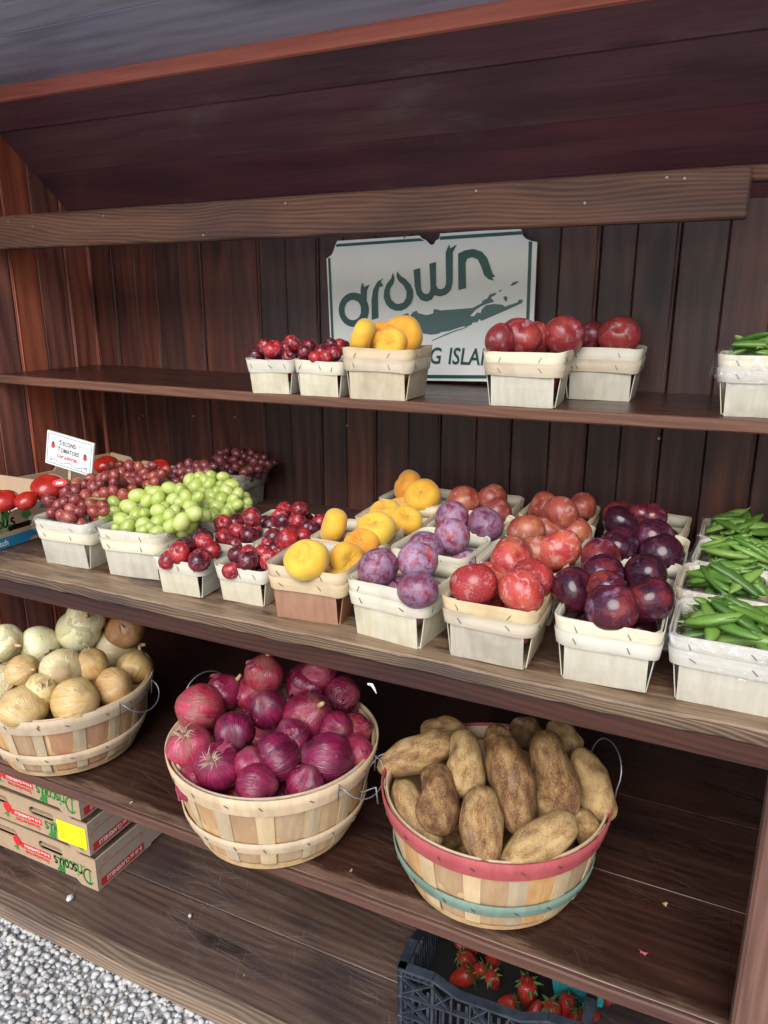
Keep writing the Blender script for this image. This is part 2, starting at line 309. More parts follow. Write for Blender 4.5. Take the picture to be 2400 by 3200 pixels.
MB().box(XL - 0.1, XR + 0.1, 1.022, 1.0445, Z(0.505), Z(0.599)).build('front_fascia', W_BEAM, roof)
# beam above the top shelf
beam = part('header_beam')
MB().box(XL + 0.001, -0.030, 1.420, 1.455, Z(0.1305), Z(0.2095), 0.0035).build('beam_board', W_BEAM, beam)
MB().box(XL + 0.001, XR, 1.4565, 1.49, Z(0.191), Z(0.2155), 0.003).build('rear_rail', W_BEAM, beam)
nm2 = MB().tube([(0, 0.001, 0), (0, -0.0025, 0)], [0.0026, 0.0022], 10).mesh('nail', plain('zinc nail', (0.26, 0.24, 0.22), 0.5, metal=0.3))
for p in [(28, 693), (104, 708), (326, 675), (637, 735), (894, 636), (1489, 597), (1828, 635), (2084, 555), (2140, 558)]:
    q = on_y(p, 1.42); link('nail', nm2, beam, (q[0], 1.4197, q[2]))
# shelves
def sag(x): return -0.007 * max(0.0, 1 - ((x + 0.75) / 1.15) ** 2)
def slab(x0, x1, y0, y1, z1, th, n=24, rnd=0.003, f=None):
    f = f or (lambda x: 0.0); prof = [(y1, z1 - th), (y0 + rnd, z1 - th), (y0, z1 - th + rnd), (y0, z1 - rnd), (y0 + rnd, z1), (y1, z1)]
    P = [[(x0 + (x1 - x0) * i / n, y, z + f(x0 + (x1 - x0) * i / n)) for (y, z) in prof] for i in range(n + 1)]
    m = MB().grid(P, True); m.f += [tuple(range(5, -1, -1)), tuple(n * 6 + k for k in range(6))]; return m
up = part('upper_shelf')
o = slab(XL + 0.001, XR, 1.424, YB - 0.0005, Z_TOP, 0.020, f=sag).build('shelf_board', W_SHELF, up); recalc(o.data)
o = slab(XL + 0.001, XR, 1.408, 1.4235, Z_TOP + 0.0008, 0.0222, f=sag).build('edge_strip', W_EDGE, up); recalc(o.data)
md = part('middle_shelf')
def rough_edge(x): return 0.0012 * math.sin(x * 9) + 0.0008 * math.sin(x * 31 + 1)
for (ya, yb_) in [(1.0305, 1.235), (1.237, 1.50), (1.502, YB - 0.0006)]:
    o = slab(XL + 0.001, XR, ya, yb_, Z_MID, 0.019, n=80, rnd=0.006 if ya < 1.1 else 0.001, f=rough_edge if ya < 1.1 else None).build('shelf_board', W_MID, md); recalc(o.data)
o = slab(XL + 0.001, XR, 1.0235, 1.030, Z_MID - 0.0012, 0.018, n=110, rnd=0.0028, f=lambda x: rough_edge(x) + 0.0007 * math.sin(x * 57) + 0.0005 * math.sin(x * 131 + 2)).build('edge_strip', W_MIDE, md); recalc(o.data)
MB().box(XL + 0.001, XR, 1.031, 1.068, Z(-0.6165), Z(-0.5805), 0.0025).build('fascia_board', W_MIDF, md)
lo = part('lower_shelf')
for (ya, yb_) in [(1.036, 1.29), (1.292, 1.55), (1.552, YB - 0.0006)]:
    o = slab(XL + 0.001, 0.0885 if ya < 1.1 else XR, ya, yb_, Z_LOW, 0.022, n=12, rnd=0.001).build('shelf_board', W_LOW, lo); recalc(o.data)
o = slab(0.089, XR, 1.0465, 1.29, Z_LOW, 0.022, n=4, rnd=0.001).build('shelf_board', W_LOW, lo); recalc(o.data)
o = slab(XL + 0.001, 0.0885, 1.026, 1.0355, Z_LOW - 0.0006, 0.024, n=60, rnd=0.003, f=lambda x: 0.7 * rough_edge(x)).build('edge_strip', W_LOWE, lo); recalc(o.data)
fl = part('stand_floor')
for (ya, yb_) in [(1.068, 1.262), (1.265, 1.50), (1.503, YB - 0.0006)]:
    MB().box(XL + 0.001, XR, ya, yb_, Z_FLOOR - 0.03, Z_FLOOR - rng.uniform(0, 0.001), 0.002).build('floor_board', W_FLOOR, fl)
o = slab(XL + 0.001, XR, 1.024, 1.066, Z_FLOOR + 0.001, 0.040, n=90, rnd=0.004, f=lambda x: 1.3 * rough_edge(x * 0.7 + 2)).build('nosing_board', W_NOSE, fl); recalc(o.data)
MB().box(XL, XR, 1.045, 1.062, Z_GRAV - 0.05, Z_FLOOR - 0.0405, 0.0).build('skirt_board', W_NOSE, fl)
MB().box(0.0895, 0.179, 0.998, 1.045, Z_FLOOR + 0.0015, Z(-0.6175), 0.005).build('post', W_POST, stand)
MB().box(1.05, 1.14, 0.96, 1.05, Z_FLOOR + 0.0015, Z(0.506), 0.004).build('post', W_POST, stand)

# ------------------------------------------------------------------ LONG ISLAND sign
SIGNY = 1.772
SIGN_W = NT('cream enamel'); _n = SIGN_W.noise(SIGN_W.coords('Object', False), 6, 5); SIGN_W.set(color=SIGN_W.ramp(_n, [(0.3, (0.76, 0.76, 0.70)), (0.7, (0.84, 0.84, 0.78))]), rough=0.38); SIGN_W = SIGN_W.m
SIGN_G = NT('dark green paint'); _n = SIGN_G.noise(SIGN_G.coords('Object', False), 9, 5); SIGN_G.set(color=SIGN_G.ramp(_n, [(0.3, (0.013, 0.068, 0.060)), (0.7, (0.022, 0.095, 0.083))]), rough=0.4); SIGN_G = SIGN_G.m
SIGN_I = plain('faded green paint', (0.075, 0.145, 0.135), 0.45)
sgn = thing('farm_sign', 'cream sign with green grown lettering and island map above the top shelf', 'sign', loc=(-0.745, SIGNY, Z_TOP))
def sgn_pt(off):
    return lambda u, v, w: tuple(np.array(on_y(CL(u, v), SIGNY)) * (1, 0, 1) + (0.745, -off + w, -Z_TOP))
def ell(cx, cy, rx, ry, n=28): return [(cx + rx * math.cos(2 * math.pi * k / n), cy + ry * math.sin(2 * math.pi * k / n)) for k in range(n)]
def smooth_loop(L, it=1):
    for _ in range(it): L = [q for i in range(len(L)) for q in ((L[i][0] * .75 + L[(i + 1) % len(L)][0] * .25, L[i][1] * .75 + L[(i + 1) % len(L)][1] * .25), (L[i][0] * .25 + L[(i + 1) % len(L)][0] * .75, L[i][1] * .25 + L[(i + 1) % len(L)][1] * .75))]
    return L
outl = [(128, 125), (430, 106), (735, 86), (748, 104), (785, 122), (808, 148), (826, 156), (845, 148), (858, 122), (884, 108), (890, 70), (1200, 50), (1490, 30), (1492, 62), (1505, 90), (1530, 112), (1560, 124), (1608, 134), (1584, 705), (1566, 1172), (830, 1160), (90, 1146), (75, 850), (48, 258), (86, 228), (100, 200), (110, 165)]
poly_solid([outl], 0.006, 'sign_board', SIGN_W, sgn_pt(0.0), sgn)
_gk = [0]
def green(loops, name, mat=None): _gk[0] += 1; return poly_solid(loops, 0.0, name, mat or SIGN_G, sgn_pt(0.0006 + 0.00012 * (_gk[0] % 12)), sgn)
green([[(122, 148), (740, 105), (775, 125), (118, 170)]], 'border_stripe'); green([[(890, 92), (1490, 52), (1500, 78), (888, 118)]], 'border_stripe')
green([[(1547, 128), (1573, 130), (1552, 690), (1533, 1120), (1509, 1120), (1528, 690)]], 'border_stripe'); green([[(60, 252), (78, 250), (104, 850), (112, 1112), (95, 1112), (86, 850)]], 'border_stripe')
green([[(95, 1114), (830, 1117), (1533, 1121), (1533, 1146), (830, 1142), (95, 1138)]], 'border_stripe')
green([ell(252, 635, 112, 128), ell(245, 637, 62, 75)], 'letter')
green([[(302, 480), (315, 432), (330, 468), (370, 446), (350, 492), (347, 560), (356, 740), (352, 800), (320, 850), (250, 860), (250, 830), (300, 810), (306, 740)]], 'letter')
green([[(385, 710), (383, 560), (395, 485), (428, 425), (475, 402), (452, 425), (472, 460), (442, 466), (432, 505), (430, 560), (435, 695)]], 'letter')
green([[(540, 360), (530, 400), (495, 445), (477, 495), (474, 545), (490, 592), (520, 625), (560, 642), (602, 642), (642, 625), (675, 590), (692, 545), (692, 495), (672, 448), (637, 408), (602, 386), (572, 350), (568, 390), (585, 425), (620, 455), (642, 500), (640, 545), (620, 580), (590, 592), (560, 588), (530, 560), (517, 520), (520, 480), (547, 440), (555, 400)]], 'letter')
green([[(695, 340), (743, 325), (750, 480), (765, 510), (790, 520), (812, 508), (820, 480), (812, 295), (860, 280), (862, 455), (875, 478), (900, 483), (925, 470), (935, 440), (932, 215), (940, 190), (960, 150), (966, 182), (1015, 152), (985, 210), (985, 430), (970, 490), (935, 525), (890, 537), (850, 527), (830, 560), (790, 575), (748, 562), (717, 522), (703, 460)]], 'letter')
green([[(1027, 490), (1024, 220), (1075, 195), (1140, 185), (1200, 205), (1240, 250), (1260, 310), (1278, 365), (1300, 390), (1276, 396), (1290, 420), (1250, 410), (1217, 380), (1195, 315), (1170, 262), (1130, 246), (1092, 256), (1080, 290), (1083, 475)]], 'letter')
green([[(580, 690), (630, 665), (655, 660), (662, 690), (690, 650), (718, 642), (728, 660), (790, 675), (838, 662), (843, 630), (872, 632), (890, 640), (1000, 632), (1130, 622), (1200, 585), (1202, 570), (1240, 550), (1258, 520), (1310, 506), (1300, 525), (1265, 545), (1292, 575), (1240, 590), (1190, 612), (1150, 640), (1112, 682), (1140, 684), (1165, 655), (1190, 660), (1200, 630), (1232, 600), (1290, 592), (1350, 597), (1370, 612), (1400, 600), (1460, 582), (1478, 558), (1503, 562), (1498, 585), (1400, 630), (1250, 695), (1195, 718), (1180, 705), (1165, 728), (1130, 730), (1125, 745), (1085, 762), (1060, 758), (1000, 778), (960, 792), (900, 800), (880, 812), (825, 820), (765, 812), (740, 770), (700, 720), (640, 695)]], 'island_map', SIGN_I)
green([[(1410, 455), (1430, 432), (1475, 421), (1460, 440), (1425, 458)]], 'island_map', SIGN_I); green([[(1320, 502), (1334, 487), (1350, 489), (1332, 503)]], 'island_map', SIGN_I); green([[(1358, 540), (1380, 533), (1391, 550), (1381, 578), (1364, 560)]], 'island_map', SIGN_I)
green([[(828, 862), (930, 815), (1000, 788), (1090, 761), (1092, 766), (1000, 796), (930, 824), (830, 867)]], 'island_map', SIGN_I)
nq = sgn_pt(0.003)(628, 97, 0); link('screw', nm2, sgn, nq)
def text(body, size, mat, parent, loc, rot, name='lettering', align='LEFT', shear=0.0, bold=0.0, xs=1.0):
    cu = bpy.data.curves.new(name, 'FONT'); cu.body = body; cu.size = size; cu.align_x = align; cu.shear = shear; cu.offset = bold; cu.resolution_u = 3; cu.materials.append(mat)
    tmp = bpy.data.objects.new('tmp', cu); COL.objects.link(tmp); bpy.context.view_layer.update()
    me = bpy.data.meshes.new_from_object(tmp.evaluated_get(bpy.context.evaluated_depsgraph_get())); bpy.data.objects.remove(tmp); bpy.data.curves.remove(cu)
    if not me.materials: me.materials.append(mat)
    return link(name, me, parent, loc, rot, (xs, 1, 1))
_a = sgn_pt(0.0022)(897, 1034, 0); text('LONG', 0.056, SIGN_G, sgn, _a, (R(90), 0, 0), align='RIGHT', shear=0.15, bold=0.0007, xs=0.8)
_a = sgn_pt(0.0022)(944, 1034, 0); text('ISLAND', 0.056, SIGN_G, sgn, _a, (R(90), 0, 0), shear=0.15, bold=0.0007, xs=0.8)

# ------------------------------------------------------------------ veneer baskets
def veneer_mat(name, c1, c2, axis=2):
    t = NT(name); sc = (90, 90, 5) if axis == 2 else (6, 6, 120); c = t.coords('Object', True, sc)
    n = t.noise(c, 1, 3, 0.6); n2 = t.noise(t.coords('Object', True, (14, 14, 14)), 1, 3)
    col = t.ramp(n, [(0.3, c2), (0.65, c1)]); col = t.mix(t.math('MULTIPLY', t.step(n2, 0.48, 0.72), 0.55), col, tuple(x * 0.70 for x in c2))
    v = t.math('ADD', t.math('MULTIPLY', t.rnd(), 0.22), 0.86)
    col = t.n('HueSaturation', {'Color': col, 'Hue': 0.5, 'Saturation': t.math('ADD', t.math('MULTIPLY', t.rnd(), 0.5), 0.7), 'Value': v}).outputs[0]
    t.set(color=col, rough=0.62, spec=0.25); t.bump(n, 0.35, 0.0008); return t.m
V_PALE = veneer_mat('pale poplar veneer', (0.60, 0.555, 0.44), (0.53, 0.475, 0.345)); V_PALEB = veneer_mat('pale veneer band', (0.61, 0.56, 0.435), (0.54, 0.48, 0.34), 0)
V_TAN = veneer_mat('tan veneer', (0.57, 0.49, 0.355), (0.49, 0.40, 0.265)); V_TANB = veneer_mat('tan veneer band', (0.56, 0.455, 0.30), (0.47, 0.355, 0.215), 0)
V_BROWN = veneer_mat('brown veneer', (0.42, 0.195, 0.095), (0.34, 0.145, 0.068)); V_GREY = veneer_mat('greyed veneer', (0.42, 0.36, 0.27), (0.30, 0.25, 0.18))
STAPLE = plain('staple wire', (0.16, 0.15, 0.15), 0.4, metal=0.8)
_mc = {}
def cached(key, fn):
    if key not in _mc: _mc[key] = fn()
    return _mc[key]
def panel_mesh(b, t, h, mat, seed):
    """one veneer strip folded up from the base; local: stands along x, outer face towards -y, flares outward"""
    r = random.Random(seed); w = b * 0.945; n = 5; out = (t - b) / 2; P0, P1 = [], []
    m = MB(); zs = [0.0, h * 0.35, h * 0.7, h - 0.004]
    for side, o_ in ((0, 0.0), (1, 0.0016)):
        P = []
        for z in zs:
            k = z / h; row = []
            for i in range(n + 1):
                u = i / n - 0.5; bow = 0.0022 * math.sin(math.pi * k) * (1 - 4 * u * u)
                row.append((u * (w + 0.002 * k), -b / 2 - out * k - bow + o_, z + (0.0006 * r.uniform(-1, 1) if z == 0 else 0)))
            P.append(row)
        m.grid(P if side == 0 else [list(reversed(q)) for q in P])
    N = (n + 1) * len(zs)
    for rr in (0, len(zs) - 1):
        for i in range(n): a = rr * (n + 1) + i; b0 = N + rr * (n + 1) + (n - i); m.f.append((a, b0, b0 - 1, a + 1))
    for rr in range(len(zs) - 1):
        a = rr * (n + 1); m.f.append((a, a + n + 1, N + a + n + 1 + n, N + a + n)); a2 = a + n; m.f.append((a2, N + a, N + a + n + 1, a2 + n + 1))
    return recalc(m.mesh('panel', mat))
def rsq(half, rad, n=6):
    pts = []
    for cx, cy_, a0 in ((1, -1, -90), (1, 1, 0), (-1, 1, 90), (-1, -1, 180)):
        for k in range(n + 1):
            a = R(a0 + 90 * k / n); pts.append((cx * (half - rad) + rad * math.cos(a), cy_ * (half - rad) + rad * math.sin(a)))
        c2 = pts[-1]
        nx = {(1, -1): (half, half - rad), (1, 1): (-(half - rad), half), (-1, 1): (-half, -(half - rad)), (-1, -1): (half - rad, -half)}[(cx, cy_)]
        for k in range(1, 4): pts.append((c2[0] + (nx[0] - c2[0]) * k / 4, c2[1] + (nx[1] - c2[1]) * k / 4))
    return pts
def band_mesh(b, t, h, z0, z1, off, mat, rad, seed, th=0.0016, drop=0.0):
    r = random.Random(seed); p1, p2, p3 = [r.uniform(0, 6.28) for _ in range(3)]; rows = []
    def half(z): return b / 2 + (t - b) / 2 * z / h + off
    N = len(rsq(1, 0.2))
    for (z, o_) in ((z0, 0), (z1, 0), (z1, -th), (z0, -th)):
        pts = rsq(half(z) + o_, rad + o_); row = []
        for i, (x, y) in enumerate(pts):
            a = 2 * math.pi * i / N; wob = 0.0016 * math.sin(2 * a + p1) + 0.0010 * math.sin(5 * a + p2) - drop * abs(math.cos(2 * a))
            row.append((x, y, z + wob))
        rows.append(row)
    rows.append(rows[0]); return recalc(MB().grid(rows, True).mesh('band', mat, True))
staple_me = MB().box(-0.0052, 0.0052, -0.0009, 0.0002, -0.00045, 0.00045).mesh('staple', STAPLE)
TYPES = {'Q': (0.127, 0.154, 0.104), 'P': (0.096, 0.116, 0.0745)}
def basket(label, x, yf, z, yaw=0.0, typ='Q', look='pale', group=None, seed=0, single=False):
    b, t, h = TYPES[typ]; a = R(yaw)
    cx, cyy = x - math.sin(a) * b / 2, yf + math.cos(a) * b / 2
    o = thing('fruit_basket', label, 'basket', group or 'veneer fruit baskets', (cx, cyy, z + 0.0006), (0, 0, a))
    pm, bm_ = {'pale': (V_PALE, V_PALEB), 'tan': (V_TAN, V_TANB), 'brown': (V_BROWN, V_TANB), 'paletan': (V_PALE, V_TANB), 'grey': (V_GREY, V_GREY)}[look]
    var = seed % 3
    for k in range(4):
        me = cached(('panel', typ, pm.name, (var + k) % 3), lambda: panel_mesh(b, t, h, pm, 10 + (var + k) % 3)); link('panel', me, o, (0, 0, 0.0004 * k), Euler((0, R(random.uniform(-1.0, 1.0)), R(90 * k + random.uniform(-1.2, 1.2)))))
    link('base', cached(('base', typ, pm.name), lambda: MB().box(-b / 2 + .002, b / 2 - .002, -b / 2 + .002, b / 2 - .002, 0.0008, 0.0024).mesh('base', pm)), o)
    if typ == 'Q':
        bands = [(h - 0.026, h + 0.001, 0.0030, bm_ if look != 'paletan' else V_PALEB), (h - 0.046, h - 0.021, 0.0048, bm_)]
    else: bands = [(h - 0.027, h + 0.001, 0.0028, bm_)]
    for i, (z0, z1, off, mt) in enumerate(bands):
        link('band', cached(('band', typ, i, mt.name, var), lambda: band_mesh(b, t, h, z0, z1, off, mt, 0.024 if typ == 'Q' else 0.017, seed * 7 + i)), o)
    link('inner_band', cached(('iband', typ, V_PALEB.name), lambda: band_mesh(b, t, h, h - 0.024, h - 0.001, -0.0022, V_PALEB, 0.021 if typ == 'Q' else 0.015, 5)), o)
    rr = random.Random(seed + 3)
    for k in (0, 1):                               # staples on the front and the right side
        for i, (z0, z1, off, mt) in enumerate(bands):
            zc = (z0 + z1) / 2
            for u in ((-0.30, 0.22) if typ == 'Q' else (-0.33, 0.05, 0.34)):
                off_ = b / 2 + (t - b) / 2 * zc / h + off; p = Vector((u * t + rr.uniform(-.004, .004), -off_ - 0.0004, zc + rr.uniform(-.002, .002)))
                link('staple', staple_me, o, Matrix.Rotation(R(90 * k), 3, 'Z') @ p, Euler((0, R(rr.choice([-60, 55, 65, 40]) + rr.uniform(-12, 12)), R(90 * k)), 'XYZ'))
    o_ = dict(o=o, cx=cx, cy=cyy, z=z, rim=z + h, half=t / 2, a=a, h=h); return o_
def heap_hit(px, B, base=0.0, bulge=0.03, round_=False, rmax=0.80):
    """first point of the pixel's ray on the mound of fruit in container B (else the closest approach to it)"""
    d = ray(*px); best = None
    ys_ = np.linspace(B['cy'] - B['half'] * 0.98, B['cy'] + B['half'] * 0.98, 120)
    for y in ys_:
        p = d * (y / d[1]) + (0, 0, CAMZ); rx, ry = (p[0] - B['cx']) / B['half'], (p[1] - B['cy']) / B['half']
        rr = rx * rx + ry * ry if round_ else max(rx * rx, ry * ry) * 0.6 + (rx * rx + ry * ry) * 0.25
        hz = B['rim'] + base + bulge * (1 - min(rr, 2.2)); e = p[2] - hz + (10 if (round_ and rr > rmax) else 0)
        if e <= 0: return p
        if best is None or e < best[0]: best = (e, p)
    return best[1]
ORD = ['first', 'second', 'third', 'fourth', 'fifth', 'sixth', 'seventh', 'eighth', 'ninth', 'tenth', 'eleventh', 'twelfth', 'thirteenth', 'fourteenth', 'fifteenth', 'sixteenth', 'seventeenth', 'eighteenth', 'nineteenth', 'twentieth', 'twenty-first', 'twenty-second', 'twenty-third', 'twenty-fourth']

# ------------------------------------------------------------------ fruit shapes (unit radius) and skins
def sphere_pts(nu, nv, f):
    rows = []
    for i in range(nv + 1):
        th = math.pi * i / nv; rows.append([f(th, 2 * math.pi * j / nu) for j in range(nu)])
    return rows
def closed(rows, name, mat):
    m = MB(); top = rows[0][0]; bot = rows[-1][0]; n = len(rows[0]); mid = rows[1:-1]
    m.grid(mid, True); k = len(m.v); m.v += [tuple(top), tuple(bot)]
    for j in range(n): m.f.append((k, (j + 1) % n, j)); a = (len(mid) - 1) * n; m.f.append((k + 1, a + j, a + (j + 1) % n))
    return recalc(m.mesh(name, mat, True))
def plum_shape(seed, squash=0.94, nu=28, nv=20):
    r = random.Random(seed); a1, a2 = r.uniform(0, 6), r.uniform(0, 6); s1 = r.uniform(0.03, 0.06)
    def f(th, ph):
        rad = 1 + s1 * math.sin(2 * ph + a1) * math.sin(th) + 0.02 * math.cos(3 * th + a2)
        d = min(abs(ph - 0.3), 2 * math.pi - abs(ph - 0.3)); rad -= 0.030 * math.exp(-(d / 0.16) ** 2) * math.sin(th) ** 0.7
        z = math.cos(th) * squash; rho = math.sin(th)
        z -= 0.20 * math.exp(-(rho / 0.26) ** 2) * (1 if th < math.pi / 2 else 0); z += 0.04 * math.exp(-(rho / 0.2) ** 2) * (0 if th < math.pi / 2 else 1)
        return (rho * math.cos(ph) * rad, rho * math.sin(ph) * rad, z * rad)
    return sphere_pts(nu, nv, f)
def donut_shape(seed, nu=36, nv=22):
    r = random.Random(seed); a1 = r.uniform(0, 6); lob = r.uniform(0.02, 0.05); dip = r.uniform(0.26, 0.36); sq = r.uniform(0.60, 0.70)
    def f(th, ph):
        rho = math.sin(th) ** 0.8 if math.sin(th) > 0 else 0.0; z = math.cos(th); z = math.copysign(abs(z) ** 0.85, z) * sq
        d = min(abs(ph - 1.0), 2 * math.pi - abs(ph - 1.0)); rad = 1 + lob * math.sin(2 * ph + a1) + 0.02 * math.sin(5 * ph + a1 * 2)
        crease = 0.07 * math.exp(-(d / 0.13) ** 2)
        if th < math.pi / 2: z -= dip * math.exp(-(rho / 0.40) ** 2) * (1 + 0.10 * math.sin(7 * ph)); z -= crease * 1.2 * math.exp(-((rho - 0.45) / 0.35) ** 2)
        else: z += 0.16 * math.exp(-(rho / 0.35) ** 2)
        rad -= crease * 0.6 * math.sin(th); return (rho * rad * math.cos(ph), rho * rad * math.sin(ph), z)
    return sphere_pts(nu, nv, f)
def plum_mat(name, cols, bloom, bloomc, specks=0.0, rough=0.28, speckc=(0.75, 0.55, 0.5), streak=0.0, bscale=2.2):
    t = NT(name); c = t.coords('Object', True); n = t.noise(c, 1.3, 3, 0.55, 0.3)
    k = t.math('ADD', t.math('MULTIPLY', n, 0.85), t.math('MULTIPLY', t.math('SUBTRACT', t.rnd(), 0.5), 0.34))
    col = t.ramp(k, [(0.28, cols[0]), (0.45, cols[1]), (0.62, cols[2])])
    b1 = t.noise(c, bscale, 5, 0.62, 0.6); b2 = t.noise(c, bscale * 3.5, 3, 0.6)
    bm_ = t.math('MULTIPLY', t.step(t.math('ADD', t.math('MULTIPLY', b1, 0.75), t.math('MULTIPLY', b2, 0.25)), 0.60 - bloom * 0.22, 0.70 - bloom * 0.12), 0.30 + 0.45 * bloom)
    bm_ = t.math('MULTIPLY', bm_, t.math('ADD', t.math('MULTIPLY', t.rnd(), 0.7), 0.6), clamp=True)
    col = t.mix(bm_, col, bloomc); rg = t.math('ADD', t.math('MULTIPLY', bm_, 0.35), rough)
    if specks:
        v = t.n('TexVoronoi', {'Vector': c, 'Scale': 24.0, 'Randomness': 0.9}).outputs[0]
        col = t.mix(t.math('MULTIPLY', t.step(v, 0.26, 0.12), specks), col, speckc)
    t.set(color=col, rough=rg, spec=0.45, sss=0.08, ssss=0.02, sssr=(1.0, 0.3, 0.2)); return t.m
PM = {
 'cherry': plum_mat('small cherry plum skin', [(0.055, 0.007, 0.014), (0.22, 0.011, 0.018), (0.44, 0.024, 0.022)], 0.40, (0.42, 0.30, 0.36), 0.12, 0.20),
 'bloom': plum_mat('bloomy purple plum skin', [(0.13, 0.02, 0.045), (0.24, 0.03, 0.055), (0.34, 0.06, 0.06)], 0.95, (0.33, 0.25, 0.37), 0.55, 0.34, (0.66, 0.52, 0.58)),
 'red': plum_mat('red speckled plum skin', [(0.30, 0.024, 0.026), (0.44, 0.042, 0.038), (0.52, 0.10, 0.06)], 0.42, (0.62, 0.42, 0.38), 0.50, 0.24, (0.80, 0.45, 0.36)),
 'maroon': plum_mat('dull maroon plum skin', [(0.14, 0.014, 0.018), (0.24, 0.022, 0.024), (0.34, 0.045, 0.035)], 0.40, (0.44, 0.28, 0.30), 0.40, 0.30, (0.60, 0.36, 0.34)),
 'rust': plum_mat('russet plum skin', [(0.22, 0.034, 0.026), (0.31, 0.060, 0.036), (0.38, 0.12, 0.05)], 0.42, (0.55, 0.38, 0.32), 0.45, 0.34, (0.62, 0.36, 0.24)),
 'dark': plum_mat('dark glossy plum skin', [(0.030, 0.006, 0.014), (0.080, 0.009, 0.020), (0.22, 0.030, 0.020)], 0.30, (0.24, 0.17, 0.28), 0.30, 0.16, (0.5, 0.3, 0.36), bscale=1.2)}
def peach_mat():
    t = NT('yellow peach skin'); c = t.coords('Object', True); n = t.noise(c, 1.2, 4, 0.55); n2 = t.noise(c, 9, 4, 0.65)
    k = t.math('ADD', t.math('MULTIPLY', n, 0.7), t.math('MULTIPLY', t.math('SUBTRACT', t.rnd(), 0.42), 0.34))
    col = t.ramp(k, [(0.15, (0.66, 0.46, 0.05)), (0.33, (0.70, 0.39, 0.035)), (0.5, (0.72, 0.30, 0.025)), (0.68, (0.62, 0.21, 0.02))])
    pos = t.n('SeparateXYZ', {0: t.n('TexCoord').outputs['Object']}); rho = t.math('SQRT', t.math('ADD', t.math('MULTIPLY', pos.outputs[0], pos.outputs[0]), t.math('MULTIPLY', pos.outputs[1], pos.outputs[1])))
    col = t.mix(t.math('MULTIPLY', t.step(rho, 0.22, 0.02), 0.55), col, (0.36, 0.15, 0.03)); col = t.mix(t.math('MULTIPLY', t.step(n2, 0.60, 0.78), 0.40), col, (0.42, 0.20, 0.04))
    t.set(color=col, rough=0.62, spec=0.25, sheen=0.25, sheenr=0.5, sss=0.10, ssss=0.02, sssr=(1, 0.5, 0.15)); t.bump(n2, 0.05, 0.01); return t.m
PM['peach'] = peach_mat()
def fruit_mesh(kind, var):
    if kind == 'peach': return cached(('donut', var % 4), lambda: closed(donut_shape(30 + var % 4), 'donut_peach', PM['peach']))
    return cached(('plum', kind, var % 4), lambda: closed(plum_shape(20 + var % 4, 0.88 + 0.04 * (var % 4)), 'plum', PM[kind]))
def look_rot(p, tilt, spin, r):
    """rotation whose local +Z leans from straight up by tilt (deg) towards compass direction spin (deg, 0 = towards the camera side -Y)"""
    a = R(spin); ax = Vector((math.sin(a), -math.cos(a), 0)); z = (Vector((0, 0, 1)) * math.cos(R(tilt)) + ax * math.sin(R(tilt))).normalized()
    q = z.to_track_quat('Z', 'Y') @ Euler((0, 0, r.uniform(0, 6.28))).to_quaternion(); return q.to_euler()
def fill(B, kind, desc, where, rows, cr, base=0.0, bulge=0.03, group=None, name=None, hidden=4, hr=0.03):
    """rows: (x, y, width[, height[, tilt, spin]]) in crop pixels"""
    rows = sorted(rows, key=lambda q: q[0]); name = name or ('donut_peach' if kind == 'peach' else 'plum'); n = len(rows); r = random.Random(hash(where) % 1000 if False else len(where) * 17 + n)
    s = cr(1, 0)[0] - cr(0, 0)[0]
    wmax = max(q[2] for q in rows)
    for i, q in enumerate(rows):
        w0 = q[2]; wq = max(w0, wmax * 0.80); w = wq * s; hgt = (q[3] if len(q) > 3 else w0) * s      # one kind, one size: a narrow outline is a half hidden fruit
        asp = (0.74 if (len(q) > 4 and q[4] < 45) else 0.92) if (kind == 'peach') else 0.96
        yc = q[1] - hgt / s / 2 + w / s * asp / 2 if hgt < w * asp else q[1]                 # hidden below: the true centre lies lower than the visible part's
        p = heap_hit(cr(q[0], yc), B, base, bulge); p = p + ray(*cr(q[0], yc)) * (0.042 / ray(*cr(q[0], yc))[1]) if w0 < wmax * 0.74 else p; dp = depth(p); rad = w * dp / FPX / 2 * (1.10 if kind == 'cherry' else 1.0)
        k2 = kind if isinstance(kind, str) else kind[i % len(kind)]
        if k2 == 'peach': rot = look_rot(p, q[4] if len(q) > 4 else r.uniform(0, 35), q[5] if len(q) > 5 else r.uniform(-60, 60), r); sc = (rad,) * 3
        else: rot = (r.uniform(-0.9, 0.9), r.uniform(-0.9, 0.9), r.uniform(0, 6.28)); sc = (rad, rad, rad * r.uniform(0.96, 1.03))
        pos = 'only one on top' if n == 1 else (ORD[i] + ' from the left')
        tag(link(name, fruit_mesh(k2, i + len(where)), None, p, rot, sc), f'{desc}, {pos} {where}', 'peach' if k2 == 'peach' else 'plum', group or 'loose fruit in the veneer baskets')
    for k in range(hidden):
        u, v = (-0.5 + (k % 2)) * 0.92, (-0.5 + (k // 2)) * 0.92; off = (B['half'] - 0.012 - hr) / 0.46
        lx, ly = u * off + r.uniform(-.004, .004), v * off + r.uniform(-.004, .004); ca, sa = math.cos(B['a']), math.sin(B['a']); k2 = kind if isinstance(kind, str) else kind[0]
        tag(link(name, fruit_mesh(k2, k), None, (B['cx'] + ca * lx - sa * ly, B['cy'] + sa * lx + ca * ly, B['z'] + B['h'] - hr * 1.45), (r.uniform(-0.4, 0.4), r.uniform(-0.4, 0.4), r.uniform(0, 6.28)), (hr,) * 3),
            f"{desc} low {['front left', 'front right', 'back left', 'back right'][k]} {where}", 'peach' if k2 == 'peach' else 'plum', f'fruit lying low {where}')

